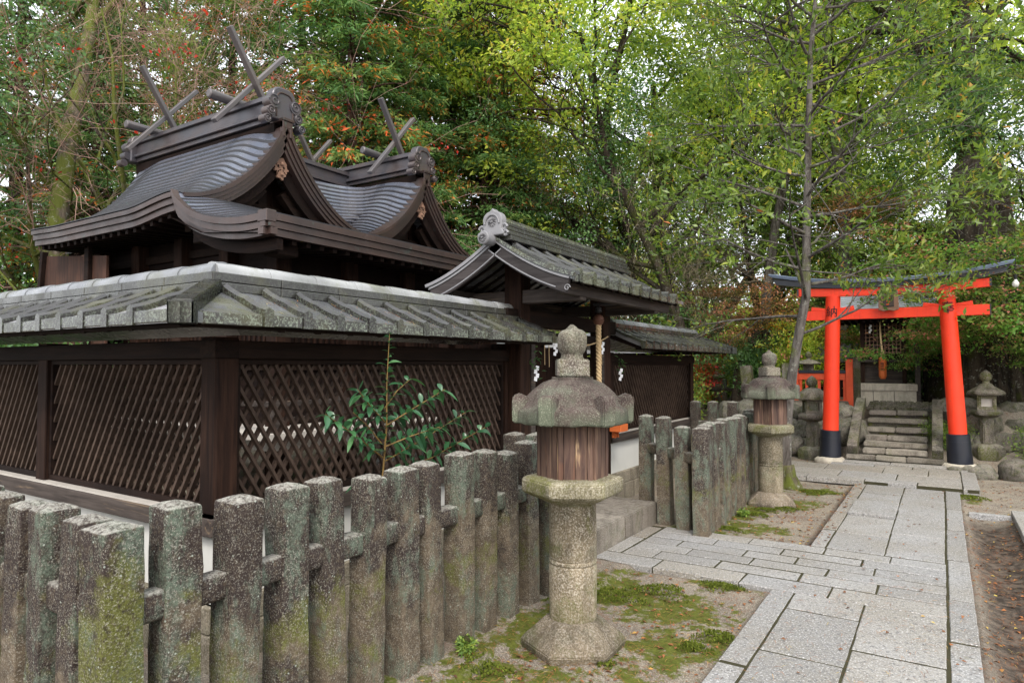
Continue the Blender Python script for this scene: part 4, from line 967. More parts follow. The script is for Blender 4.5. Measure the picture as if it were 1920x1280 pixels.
# raised rim
for k in range(24):
    a0, a1 = math.pi * k / 24 - .0, math.pi * (k + 1) / 24
    mb.tube([(GX + .07 * math.cos(a0), Y0 - .05, 2.705 + .075 * math.sin(a0)), (GX + .07 * math.cos(a1), Y0 - .05, 2.705 + .075 * math.sin(a1))], .009, 6)
# cloud scrolls on the flank
for sx in (1, -1):
    for j, (cx, cz, r0) in enumerate(((.108, 2.67, .030), (.12, 2.62, .025))):
        pts = [(GX + sx * (cx + r0 * (1 - t * .75) * math.cos(t * 7.5)), Y0 - .03 + .012 * t, cz + r0 * (1 - t * .75) * math.sin(t * 7.5)) for t in np.linspace(0, 1, 18)]
        mb.tube(pts, .011, 6)
mb.build('crest', M['crest'], ond, smooth_angle=50)
mb = MB(); mb.tube([(GX - .035, Y0 - .12, 2.585), (GX - .035, Y0 + .05, 2.585)], [.056, .056], 24); mb.tube([(GX - .035, Y0 - .128, 2.585), (GX - .035, Y0 - .118, 2.585)], [.048, .056], 24)
rosette(mb, (GX - .035, Y0 - .129, 2.585), .042, 16); mb.build('round_end_tile', M['crest'], groof, smooth_angle=40)
# bargeboards
def sweep(curve, x0, x1, n0, n1, plane, taper=None):
    """rectangle swept along a curve of (a, z); n = distance under the curve; x = depth; plane(a, depth, z)"""
    m = len(curve); P = []
    for i, (a, z) in enumerate(curve):
        i0, i1 = max(i - 1, 0), min(i + 1, m - 1); ta, tz = curve[i1][0] - curve[i0][0], curve[i1][1] - curve[i0][1]; L = math.hypot(ta, tz)
        na, nz = tz / L, -ta / L
        if nz > 0: na, nz = -na, -nz
        k = taper(i / (m - 1)) if taper else 1
        q = [(n0, x0), (n0, x1), (n1 * k if taper else n1, x1), (n1 * k if taper else n1, x0), (n0, x0)]
        P.append([plane(a + na * n, x, z + nz * n) for n, x in q])
    mb = MB(); mb.grid(P); mb.add(P[0][:4], [(0, 1, 2, 3)]); mb.add(P[-1][:4], [(3, 2, 1, 0)]); return mb
for sg in (1, -1):
    cv = [(GX + sg * (.01 + (GD + .01) * k / 16), gh(.01 + (GD - .01) * k / 16)) for k in range(17)]
    pl = lambda a, x, z: (a, x, z)
    sweep(cv, Y0 - .02, Y0 + .02, -.012, .014, pl).build('verge_tile', M['crest'] if sg < 0 else M['tile'], groof)
    cv2 = [(GX + sg * (.0 + (GD - .02) * k / 16), gh(.0 + (GD - .02) * k / 16) - .02) for k in range(17)]
    hb = sweep(cv2, Y0 - .004, Y0 + .03, .0, .12, pl, lambda t: .95 + .12 * t).build('bargeboard', M['barge'], gate, bevel=.004)
    mbb = sweep(cv2, Y0 - .012, Y0 - .002, .0, .016, pl)
    for q in (sweep(cv2[:-2], Y0 - .010, Y0 - .002, .098, .108, pl), ): mbb.add(q.v, q.f)
    ex, ez = cv2[-1][0] - sg * .02, cv2[-1][1] - .085
    mbb.tube([(ex + sg * .028 * (1 - t * .8) * math.cos(t * 8), Y0 - .008, ez + .028 * (1 - t * .8) * math.sin(t * 8)) for t in np.linspace(0, 1, 20)], .004, 5)
    mbb.build('moulding', M['crest'], hb)
    # tail of the board
    cvb = [(GX + sg * (GD - .10), gh(GD - .1) - .13), (GX + sg * (GD + .0), gh(GD) - .115), (GX + sg * (GD + .01), gh(GD) - .04)]
# structure
mb = MB(); mb.box(-3.235, 4.885, 0, -3.065, 5.055, 2.56); mb.build('post', M['wood_v'], gate, bevel=.008)
mb = MB(); mb.box(-3.235, 6.58, 0, -3.065, 6.75, 2.50); mb.build('post', M['wood_v'], gate, bevel=.008)
for y in (4.97, 6.665):
    mb = MB(); mb.box(-4.0, y - .06, 0, -3.88, y + .06, 2.2); mb.build('rear_post', M['wood_v'], gate, bevel=.006)
    mb = MB(); mb.box(-4.1, y - .055, 2.09, -2.50, y + .055, 2.205); mb.build('tie_beam', M['grey_wood_x'], gate, bevel=.006)
mb = MB(); mb.box(-3.21, 4.72, 1.90, -3.09, 6.95, 2.04); mb.build('lintel', M['wood_y'], gate, bevel=.006)
mb = MB(); mb.box(-3.19, 4.90, 1.77, -3.11, 6.72, 1.86); mb.build('lower_lintel', M['wood_y'], gate, bevel=.006)
for x, z, wd in ((-2.53, 2.17, .085), (-3.64, 2.17, .085), (GX, 2.49, .10)):
    mb = MB(); mb.box(x - wd / 2, 4.62, z - .05, x + wd / 2, 7.0, z + .045); mb.build('purlin', M['grey_wood_y'], gate, bevel=.005)
for sg in (1, -1):
    mb = MB(); y = 4.62
    while y < 7.05:
        mb.beam((GX + sg * .03, y, gh(.03) - .06), (GX + sg * (GD - .05), y, gh(GD - .05) - .055), .035, .035); y += .15
    mb.build('rafter', M['wood_x'], gate)
for q in (5.06, 6.505): mb = MB(); mb.box(-3.09, q, 0, -3.06, q + .07, 1.77); mb.build('jamb', M['grey_wood_y'], gate, bevel=.003)
for y0, y1 in ((5.10, 5.13), (6.49, 6.52)):     # leaves folded back inside
    mb = MB(); mb.box(-3.85, y0, .1, -3.24, y1, 1.75)
    for k in range(5): mb.box(-3.80 + k * .13, y0 - .008, .12, -3.77 + k * .13, y1 + .008, 1.73)
    mb.build('door', M['wood_v'], gate)
mb = MB(); mb.box(-3.42, 5.06, .0, -3.06, 6.57, .30); mb.build('sill_stone', M['found'], gate, bevel=.01)
# rope bell
bell = thing('suzu_bell', 'dull copper bell hanging under the gate eave above a twisted rope', 'bell', (-2.75, 5.78, 1.9))
mb = MB(); mb.lathe([(.012, .105), (.035, .098), (.050, .075), (.051, .056), (.056, .05), (.051, .044), (.042, .015), (.015, .0)], 24, (-2.75, 5.78, 1.93), cap=True); mb.build('bell_body', M['bellm'], bell, smooth_angle=50)
mb = MB(); mb.tube([(-2.75, 5.78, 2.05), (-2.75, 5.78, 2.13)], .012, 8); mb.lathe([(.02, 0), (.035, .01), (.03, .05), (.01, .06)], 12, (-2.75, 5.78, 2.05)); mb.box(-2.79, 5.74, 2.12, -2.53, 5.82, 2.14); mb.build('hook', M['iron'], bell, smooth_angle=50)
def twisted(mb, a, b, R0, turns, strands=3):
    a = Vector(a); b = Vector(b); d = b - a
    for s in range(strands):
        pts = [a + d * t + Vector((math.cos(2 * math.pi * (turns * t + s / strands)) * R0 * .55, math.sin(2 * math.pi * (turns * t + s / strands)) * R0 * .55, 0)) for t in np.linspace(0, 1, int(turns * 10) + 2)]
        mb.tube(pts, R0 * .58, 7)
mb = MB(); twisted(mb, (-2.75, 5.78, 1.94), (-2.74, 5.77, .75), .025, 11); mb.lathe([(.02, 0), (.03, -.03), (.034, -.12), (.03, -.16)], 14, (-2.74, 5.77, .76)); mb.build('rope', M['rope'], bell, smooth_angle=60)
# straw rope across the opening with paper streamers
sr = thing('straw_garland', 'thin sagging straw rope strung across the gateway with sticks and paper', 'rope', (-3.02, 5.8, 1.8))
pts = [(-3.02, 5.06 + 1.52 * t, 1.86 - .12 * 4 * t * (1 - t)) for t in np.linspace(0, 1, 20)]
mb = MB(); mb.tube(pts, .008, 6)
for t in (.12, .17, .35, .55, .86, .92): 
    i = int(t * 19); mb.tube([pts[i], (pts[i][0], pts[i][1] + .005, pts[i][2] - .26)], .004, 5)
mb.build('rope', M['rope'], sr)
def shide(mb, c, s=1.0, ang=0.0):
    x, y, z = c; ca, sa = math.cos(ang), math.sin(ang)
    for k in range(4):
        u0 = (-.02 if k % 2 else 0) * s; q = [(u0, 0), (u0 + .035 * s, -.01 * s), (u0 + .03 * s, -.055 * s), (u0 - .005 * s, -.045 * s)]
        zz = z - k * .04 * s
        vs = [(x + u * ca, y + u * sa, zz + v) for u, v in q]; th = .0015
        mb.prism([(u, v) for u, v in q], lambda u, v, w_: (x + u * ca - w_ * sa, y + u * sa + w_ * ca, zz + v), -th, th)
mb = MB(); shide(mb, (-3.01, 6.42, 1.80), .75, R(60)); shide(mb, (-3.01, 5.4, 1.76), .7, R(40)); mb.build('paper_streamer', M['paper'], sr)
for lab, c, a in (('white paper streamer with sprig tied to the left gate post', (-2.99, 5.02, 1.55), R(50)), ('white zigzag paper streamer on the right gate post', (-3.00, 6.86, 1.52), R(35))):
    s_ = thing('paper_streamer', lab, 'paper streamer', c, 'paper streamers on the gate posts')
    mb = MB(); shide(mb, c, .8, a); mb.build('paper', M['paper'], s_)
    C = np.array(c)[None] + rng.normal(size=(22, 3)) * [.02, .03, .07] + [0, 0, .03]
    link('sprig', quads('sprig', leaf_quads(rng, C - np.array(c), rng.normal(size=(22, 3)), .05, .022), rng.random(22) * .6, M['leaf_dark']), s_)
bx_ = thing('offering_box', 'small orange wooden box hung on the right gate post', 'box', (-3.0, 6.78, .8))
mb = MB(); mb.box(-3.062, 6.70, .83, -2.93, 6.90, .975); mb.build('box_body', M['orange'], bx_, bevel=.004)
for q in (6.76, 6.83): mb = MB(); mb.box(-3.06, q, .76, -3.02, q + .03, .829); mb.build('bracket', M['orange'], bx_)
mb = MB(); mb.box(-2.929, 6.79, .925, -2.9275, 6.805, .955); mb.build('slot', M['ink'], bx_)

# ------------------------------------------------------------------ main hall
hall = thing('shrine_hall', 'large dark wooden shrine hall with twin curved copper gables and crossed finials', 'shrine hall', (-7.5, 6.1, 0))
YA, YB, XG, XL, XC = 4.93, 7.38, -6.26, -9.27, -7.85
YE = 3.59; YE2 = YA + YB - YE; DM = YA - YE
def hh(d):
    t = min(1, max(0, d / DM)); return 3.16 + 1.22 * (.74 * (1 - t) ** 1.95 + .26 * (1 - t))
def gg(x):      # how close to a verge: 0 in the middle, 1 at the gable edge
    return max(sm(-7.05, XG, x) ** 1.6, sm(-8.55, XL, x) ** 1.6)
def hz(x, d):
    t = min(1, max(0, d / DM)); g = gg(x)
    return hh(d) - .12 * g * math.sin(math.pi * t ** .5) + (.075 * sm(-7.1, XG, x) + .02 * (1 - sm(-9.27, -8.6, x))) * t * t
class Seams: pass
SEAM = Seams(); SEAM.mb = MB()
def rows_grid(mb, fn, ds, lap=.018):
    """courses of sheet: each laps a little over the one below; fn(d) -> list of points"""
    for i in range(len(ds) - 1):
        a = fn(ds[i]); b = fn(ds[i + 1]); n = 3
        P = []
        for k in range(n + 1):
            f = k / n; m_ = fn(ds[i] + (ds[i + 1] - ds[i]) * f)
            P.append([(p[0], p[1], p[2] + lap * f) for p in m_])
        mb.grid(P)
        # folded seam: a thin lip, its lap shadow put in as dark colour
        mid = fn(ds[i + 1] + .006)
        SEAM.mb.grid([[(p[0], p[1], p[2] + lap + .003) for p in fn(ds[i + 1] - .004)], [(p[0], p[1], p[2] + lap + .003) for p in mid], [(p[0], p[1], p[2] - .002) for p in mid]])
xs = sorted(set(list(np.linspace(XL, -8.4, 10)) + list(np.linspace(-8.4, -7.1, 6)) + list(np.linspace(-7.1, XG, 22))))
nR = 22; ds = [.06 + (DM - .06) * k / nR for k in range(nR + 1)]
def fan(x, d):   # rows bend down-slope close to the verge
    g = sm(-7.1, XG, x) ** 1.5; return min(DM, d + .10 * g * math.sin(math.pi * min(1, d / DM)) )
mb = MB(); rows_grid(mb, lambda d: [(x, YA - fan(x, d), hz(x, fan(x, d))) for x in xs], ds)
roofm = mb.build('roof', M['copper'], hall)
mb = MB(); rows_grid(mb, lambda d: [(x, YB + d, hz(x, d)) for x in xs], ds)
mb.build('roof', M['copper'], hall)
# the valley roof between the gables wraps round in a U
DU = (YB - YA) / 2
def upath(d):
    xc = XC + d; pts = []
    r = min(.42, (DU - d) * .98 + .02)
    for x in np.linspace(XG, xc + .45, 26): pts.append((x, YA + d))
    y0, y1 = YA + d, YB - d
    # bezier corners
    for t in np.linspace(0, 1, 9)[1:]:
        a, b, c = (xc + .45, y0), (xc, y0), (xc, (y0 + y1) / 2 - .0)
        pts.append(((1 - t) ** 2 * a[0] + 2 * t * (1 - t) * b[0] + t * t * c[0], (1 - t) ** 2 * a[1] + 2 * t * (1 - t) * b[1] + t * t * c[1]))
    for t in np.linspace(0, 1, 9)[1:]:
        a, b, c = (xc, (y0 + y1) / 2), (xc, y1), (xc + .45, y1)
        pts.append(((1 - t) ** 2 * a[0] + 2 * t * (1 - t) * b[0] + t * t * c[0], (1 - t) ** 2 * a[1] + 2 * t * (1 - t) * b[1] + t * t * c[1]))
    for x in np.linspace(xc + .45, XG, 26)[1:]: pts.append((x, YB - d))
    return pts
def ufn(d):
    out = []
    for x, y in upath(d):
        g = sm(-7.1, XG, x) ** 1.5; dd = min(DU, d + .08 * g * math.sin(math.pi * min(1, d / DU)))
        yy = y
        if g > 0: yy = YA + dd if y < (YA + YB) / 2 else YB - dd
        out.append((x, yy, hh(dd) - .12 * g * math.sin(math.pi * min(1, dd / DM) ** .5)))
    return out
dsu = [.06 + (DU - .06) * k / 22 for k in range(23)]
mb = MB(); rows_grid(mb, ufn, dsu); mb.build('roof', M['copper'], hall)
# lean-to skirt along the right hand side, with its drooping verge
XS = -4.80; VZ = [(0, 3.255), (.085, 3.10), (.24, 2.99), (.4, 2.914), (.635, 2.856), (.83, 2.840), (1, 2.857)]
def vz(s):
    for (a, za), (b, zb) in zip(VZ[:-1], VZ[1:]):
        if s <= b:
            t = (s - a) / (b - a); return za + (zb - za) * t
    return VZ[-1][1]
def vzs(s): return sum(vz(min(1, max(0, s + k * .05))) for k in (-2, -1, 0, 1, 2)) / 5 if 0.03 < s < .97 else vz(s)
def sz(s, y):
    main = 3.27 - .56 * s + .145 * s * s
    w_ = (1 - sm(YE, YE + .62, y)) + sm(YE2 - .62, YE2, y); w_ = min(1, w_) ** 1.3
    return main * (1 - w_) + vzs(s) * w_
ysk = sorted(set(list(np.linspace(YE, YE + .7, 16)) + list(np.linspace(YE + .7, YE2 - .7, 14)) + list(np.linspace(YE2 - .7, YE2, 12))))
def sfn(s):
    out = []
    for y in ysk:
        w_ = 1 - sm(YE, YE + .6, y); q = min(1, max(0, s - .10 * w_ * math.sin(math.pi * s)))
        out.append((XG - .02 + (XS - XG + .02) * q, y, sz(q, y)))
    return out
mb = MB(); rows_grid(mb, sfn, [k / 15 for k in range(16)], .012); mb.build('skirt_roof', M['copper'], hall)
SEAM.mb.build('roof_lap_shadow', M['seam'], hall)
# thick layered eave edges
def bandz(curve, outward, name, parent, bands=((0, .062, 0), (.064, .126, .022), (.128, .19, .044)), mat='fascia', back=.07):
    """curve: world points along the edge; outward: horizontal unit vector; each band steps inward"""
    ow = Vector(outward); mb = MB()
    for z0, z1, inn in bands:
        P = []
        for p in curve:
            p = Vector(p); a = p - ow * inn
            P.append([tuple(a - ow * back + Vector((0, 0, -z0 - .004))), tuple(a + Vector((0, 0, -z0 - .002))), tuple(a + Vector((0, 0, -z1))), tuple(a - ow * back + Vector((0, 0, -z1)))])
        mb.grid(P); mb.add(P[0], [(0, 1, 2, 3)]); mb.add(P[-1], [(3, 2, 1, 0)])
    return mb.build(name, M[mat], parent)
eave = [(x, YE, hz(x, DM) + .013) for x in xs]
bandz(eave, (0, -1, 0), 'eave_edge', hall)
eave2 = [(XS + .003, y, sz(1, y) + .008) for y in ysk]
bandz(eave2, (1, 0, 0), 'eave_edge', hall)
vg = [(XG + (XS - XG) * k / 24, YE, sz(k / 24, YE) + .012) for k in range(25)]
bandz(vg, (0, -1, 0), 'eave_edge', hall)
mb = MB(); mb.box(XS - .12, YE - .004, 2.78, XS + .006, YE + .10, 2.884); mb.build('corner_cap', M['fascia'], hall, bevel=.006)
vg2 = [(p[0] + (0 if 0 < i < 24 else 0), YE + .16, p[2] - .20) for i, p in enumerate(vg)][2:24]
bandz(vg2, (0, -1, 0), 'under_board', hall, bands=((0, .10, 0),), mat='wood_x', back=.06)
bandz([(p[0] , YE2 + YE - p[1], p[2]) for p in eave], (0, 1, 0), 'eave_edge', hall)
# soffits
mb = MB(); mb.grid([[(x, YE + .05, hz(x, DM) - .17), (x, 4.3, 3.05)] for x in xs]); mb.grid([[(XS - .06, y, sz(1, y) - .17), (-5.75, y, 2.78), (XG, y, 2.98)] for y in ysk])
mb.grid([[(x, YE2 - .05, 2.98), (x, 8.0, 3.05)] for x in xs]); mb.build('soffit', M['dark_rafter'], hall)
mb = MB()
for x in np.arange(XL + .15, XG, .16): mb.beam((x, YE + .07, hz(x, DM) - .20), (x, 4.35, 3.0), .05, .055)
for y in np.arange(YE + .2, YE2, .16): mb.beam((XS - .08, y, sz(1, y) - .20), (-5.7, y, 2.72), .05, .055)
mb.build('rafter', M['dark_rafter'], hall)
# gables
def gable(yc, flip, name='gable'):
    sides = ((-1, DM if yc == YA else DU), (1, DU if yc == YA else DM))
    for sg, dmax in sides:
        dm = min(dmax, 1.22)
        cv = [(yc + sg * (.0 + dm * k / 30), hz(XG, max(.03, dm * k / 30)) + .012) for k in range(31)]
        pl = lambda a, x, z: (XG + x, a, z)
        mb = MB()
        for n0, n1, x1 in ((0, .040, .03), (.043, .083, .012), (.086, .126, -.006), (.129, .165, -.024)):
            q = sweep(cv, -.22, x1, n0, n1, pl); mb.add(q.v, q.f)
        vb = mb.build('verge', M['fascia'], hall)
        q = sweep(cv[6:27], -.16, -.115, .165, .30, pl, lambda t: 1 - .15 * t); q.build('bargeboard', M['wood_x'], hall)
        q = sweep(cv[9:28], -.30, -.2, .17, .36, pl); q.build('bargeboard', M['wood_y'], hall)
    # boarded wall set back
    dl = 1.15; poly = [(yc - dl, 3.0), (yc + dl, 3.0)] + [(yc + dl - 2 * dl * k / 24, hh(abs(dl - 2 * dl * k / 24)) - .24) for k in range(25)]
    mb = MB(); mb.prism(poly, lambda u, v, w_: (w_, u, v), XG - .52, XG - .48)
    for k in range(-5, 6): mb.box(XG - .48, yc + k * .19 - .02, 3.0, XG - .465, yc + k * .19 + .02, hh(abs(k * .19) + .03) - .26)
    mb.build('gable_wall', M['wood_v'], hall)
    mb = MB(); mb.box(XG - .5, yc - .75, 3.33, XG - .38, yc + .75, 3.42); mb.box(XG - .5, yc - .06, 3.42, XG - .4, yc + .06, 4.1); mb.build('gable_beam', M['wood_y'], hall, bevel=.005)
    # cap block over the verge
    mb = MB(); mb.box(XG - .20, yc - .07, 4.33, XG + .045, yc + .085, 4.365); mb.box(XG - .02, yc - .07, 4.15, XG + .032, yc - .03, 4.33); mb.box(XG - .02, yc + .03, 4.15, XG + .032, yc + .07, 4.33)
    mb.box(XG - .02, yc - .07, 4.25, XG + .033, yc + .07, 4.329); mb.build('apex_cap', M['fascia'], hall, bevel=.006, seg=2)
    # carved pendant
    mb = MB(); x0, x1 = XG - .10, XG - .07
    def disc(cy, cz, r, n=10, lob=.25): 
        mb.prism([(cy + r * (1 + lob * math.cos(5 * a)) * math.cos(a), cz + r * (1 + lob * math.cos(5 * a)) * math.sin(a)) for a in np.linspace(0, 2 * math.pi, 31)[:-1]], lambda u, v, w_: (w_, u, v), x0, x1)
    disc(yc, 3.86, .07, lob=.12); disc(yc - .055, 3.80, .04, lob=.3); disc(yc + .055, 3.80, .04, lob=.3); disc(yc, 3.735, .055, lob=.22)
    mb.tube([(x1, yc, 3.86), (x1 + .03, yc, 3.86)], [.028, .018], 10); mb.tube([(x1, yc, 3.735), (x1 + .03, yc, 3.735)], [.022, .012], 10)
    mb.build('pendant', M['carve'], hall, bevel=.003)
for yc in (YA, YB): gable(yc, 0)
# ridges
def ridge(a, b, z=4.33, hw=.10):
    a = Vector((a[0], a[1], 0)); b = Vector((b[0], b[1], 0)); d = (b - a).normalized(); sdv = d.cross(Vector((0, 0, 1))); L = (b - a).length; mb = MB()
    g0 = MB(); g0.obox((a + b) / 2 + Vector((0, 0, z - .10)), d, sdv, (0, 0, 1), L / 2 - .03, hw * .62, .098); g0.build('ridge_base', M['wood_x'], hall)
    for w0, z0, z1 in ((hw * .9, .02, .075), (hw * 1.3, .077, .115), (hw * .85, .115, .26), (hw * 1.25, .26, .29), (hw * 1.0, .29, .33)):
        c = (a + b) / 2 + Vector((0, 0, z + (z0 + z1) / 2)); mb.obox(c, d, sdv, (0, 0, 1), L / 2, w0, (z1 - z0) / 2 - .0005)
    return mb.build('ridge', M['ridge_cu'], hall, bevel=.004)
ridge((-9.38, YA), (-6.36, YA)); ridge((-9.38, YB), (-6.36, YB)); ridge((XC, YA), (XC, YB), 4.24, .09)
def spiral(mb, c, r, turns, dirx, w0, w1, th=.014):
    pts = [(w1 + .004, c[0] + dirx * r * (1 - .82 * t) * math.cos(turns * 2 * math.pi * t), c[1] + r * (1 - .82 * t) * math.sin(turns * 2 * math.pi * t)) for t in np.linspace(0, 1, 26)]
    mb.tube(pts, th, 6)
def ogre(yc, xf, sgn=1):
    """ridge-end block with scrolls, facing outwards along x"""
    mb = MB(); top = []
    for k in range(17):
        a = math.pi * k / 16; top.append((yc + .17 * math.copysign(abs(math.cos(a)) ** .6, math.cos(a)), 4.53 + .20 * math.sin(a) ** .7))
    poly = [(yc + .17, 4.34)] + top + [(yc - .17, 4.34)]
    mb.prism(poly, lambda u, v, w_: (w_, u, v), xf - .13 * sgn, xf)
    ob = mb.build('ridge_end', M['ridge_cu'], hall, bevel=.02, seg=3)
    mb = MB()
    inner = [(yc + (u - yc) * .66, 4.34 + (v - 4.34) * .74 + .035) for u, v in poly]
    mb.tube([(xf + .003 * sgn, u, v) for u, v in inner], .010, 6)
    mb.build('moulding', M['fascia'], ob)
    for sd_ in (-1, 1):
        mb = MB()
        for (cy, cz, r, w_) in ((.145, 4.54, .078, .10), (.185, 4.42, .056, .09), (.235, 4.315, .048, .08)):
            mb.tube([(xf - w_ * .9 * sgn - .02 * sgn, yc + sd_ * cy, cz), (xf + .015 * sgn, yc + sd_ * cy, cz)], [r, r], 20)
            for q in range(1): 
                pts = [(xf + .018 * sgn, yc + sd_ * cy + sd_ * r * (.95 - .8 * t) * math.cos(9 * t), cz + r * (.95 - .8 * t) * math.sin(9 * t)) for t in np.linspace(0, 1, 30)]
                mb.tube(pts, .009, 5)
        mb.build('scroll', M['ridge_cu'], hall, smooth_angle=40)
for yc in (YA, YB): ogre(yc, XG - .03, 1); ogre(yc, -9.42, -1)
# crossed finials and log rolls
def chigi(x, yc):
    for sg, dx in ((1, .035), (-1, -.035)):
        mb = MB()
        c = Vector((x + dx, yc, 4.895)); u = Vector((0, -.36, .54)).normalized() if sg == 1 else Vector((0, .43, .50)).normalized()
        top = c + u * (.66 if sg == 1 else .67); bot = c - u * (.30 if sg == 1 else .76)
        mb.beam(bot, top, .052, .085, (1, 0, 0)); mb.build('crossed_finial', M['finial'], hall, bevel=.006)
def log(x, yc):
    mb = MB(); mb.tube([(x, yc - .42, 4.72), (x, yc - .41, 4.72), (x, yc + .41, 4.72), (x, yc + .42, 4.72)], [.042, .055, .055, .042], 12)
    mb.build('log_roll', M['finial'], hall, smooth_angle=30)
for yc in (YA, YB):
    chigi(-6.85, yc); log(-7.12, yc); chigi(-8.72, yc); log(-8.95, yc)
# body
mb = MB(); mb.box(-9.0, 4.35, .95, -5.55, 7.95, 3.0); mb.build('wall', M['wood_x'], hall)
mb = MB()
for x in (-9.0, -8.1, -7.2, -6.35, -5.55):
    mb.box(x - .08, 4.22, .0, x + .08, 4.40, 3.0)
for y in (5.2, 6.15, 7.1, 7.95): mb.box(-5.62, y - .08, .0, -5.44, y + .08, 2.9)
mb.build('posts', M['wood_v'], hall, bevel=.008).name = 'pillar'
mb = MB()
for z in (1.5, 1.95, 2.4, 2.75): mb.box(-9.05, 4.31, z, -5.5, 4.352, z + .09); mb.box(-5.56, 4.3, z, -5.50, 8.0, z + .09)
mb.build('wall_rail', M['wood_y'], hall, bevel=.004)
mb = MB()
for k in range(44): mb.box(-5.549, 4.42 + k * .08, 1.6, -5.535, 4.455 + k * .08, 2.35)
for k in range(42): mb.box(-8.95 + k * .08, 4.336, 1.6, -8.92 + k * .08, 4.349, 1.94)
mb.build('slatting', M['wood_v'], hall)
mb = MB(); mb.box(-9.4, 3.75, .88, -4.95, 8.4, .95); mb.box(-9.35, 3.85, .78, -5.05, 8.3, .87); mb.build('veranda', M['ledge'], hall, bevel=.006)
mb = MB(); mb.box(-5.02, 3.80, 1.18, -4.97, 8.35, 1.23); mb.box(-5.02, 3.80, 1.05, -4.98, 8.35, 1.08); mb.box(-9.3, 3.8, 1.18, -4.97, 3.85, 1.23)
for y in np.arange(3.82, 8.4, .75): mb.box(-5.03, y, .95, -4.96, y + .07, 1.27)
mb.build('railing', M['grey_wood_y'], hall, bevel=.004)
mb = MB()
for x0 in np.arange(-9.5, -4.9, .62):
    mb.box(x0, 3.62, -.05, min(x0 + .612, -4.78), 3.9, .34)
for y0 in np.arange(3.9, 8.4, .62): mb.box(-5.08, y0, -.05, -4.78, y0 + .612, .34)
mb.build('stone_base', M['found'], hall, bevel=.01, seg=2)
# curved rainbow beam and bracket at the corner under the verge
mb = MB(); mb.tube([(-6.25, 3.95, 2.98), (-5.9, 3.95, 2.80), (-5.45, 3.95, 2.70), (-5.0, 3.95, 2.70)], [.05, .075, .085, .06], 8); mb.box(-6.35, 3.88, 2.78, -6.18, 4.2, 2.93); mb.box(-5.2, 3.86, 2.55, -5.0, 4.1, 2.68); mb.build('corner_bracket', M['wood_x'], hall, bevel=.01)
# brown screen wall on the far left under the eave
sc_ = thing('board_screen', 'reddish brown boarded screen with slanting end post at the far left of the hall', 'screen', (-8.9, 3.9, 0))
mb = MB(); mb.prism([(-9.75, .5), (-8.1, .5), (-8.1, 2.82), (-9.66, 2.95)], lambda u, v, w_: (u, w_, v), 3.9, 3.93); mb.build('boards', M['screenw'], sc_)
mb = MB(); mb.beam((-9.98, 3.88, .5), (-9.62, 3.88, 3.0), .07, .07); mb.box(-9.8, 3.86, 2.45, -8.1, 3.9, 2.51); mb.box(-8.52, 3.85, .5, -8.42, 3.9, 3.0); mb.build('frame', M['wood_x'], sc_, bevel=.005)
# small tiled building behind on the left
sb = thing('tiled_outbuilding', 'small tiled roof peeping out behind the hall roof on the left', 'outbuilding', (-12.9, 6.6, 0))
mb = MB()
for sg in (1, -1):
    mb.grid([[(x, 6.9 + sg * 1.1 * k / 6, 4.55 - .95 * (k / 6) ** .85) for x in (-14.4, -12.1)] for k in range(7)])
    for x in np.arange(-14.35, -12.05, .16):
        mb.tube([(x, 6.9 + sg * 1.1 * k / 6, 4.57 - .95 * (k / 6) ** .85) for k in range(7)], .035, 8)
mb.build('roof', M['cap'], sb)
mb = MB(); mb.tube([(-14.5, 6.9, 4.62), (-12.0, 6.9, 4.62)], .09, 10); mb.build('ridge', M['tile_dry'], sb)
mb = MB(); mb.box(-14.1, 6.1, 0, -12.3, 7.7, 3.72); mb.build('wall', M['wood_x'], sb)

# ------------------------------------------------------------------ text helper
def text_mesh(s, size, cuts=0):
    cu = bpy.data.curves.new('writing', 'FONT'); cu.body = s; cu.size = size; cu.align_x = 'CENTER'; cu.align_y = 'CENTER'; cu.extrude = 0.001; cu.resolution_u = 3
    ob = bpy.data.objects.new('writing', cu); COL.objects.link(ob); dg = bpy.context.evaluated_depsgraph_get(); dg.update()
    me = bpy.data.meshes.new_from_object(ob.evaluated_get(dg)); bpy.data.objects.remove(ob); bpy.data.curves.remove(cu)
    if cuts:
        bm = bmesh.new(); bm.from_mesh(me); bmesh.ops.triangulate(bm, faces=bm.faces)
        for _ in range(cuts): bmesh.ops.subdivide_edges(bm, edges=[e for e in bm.edges if e.calc_length() > .02], cuts=1)
        bm.to_mesh(me); bm.free()
    me.materials.clear(); me.name = 'writing'; return me

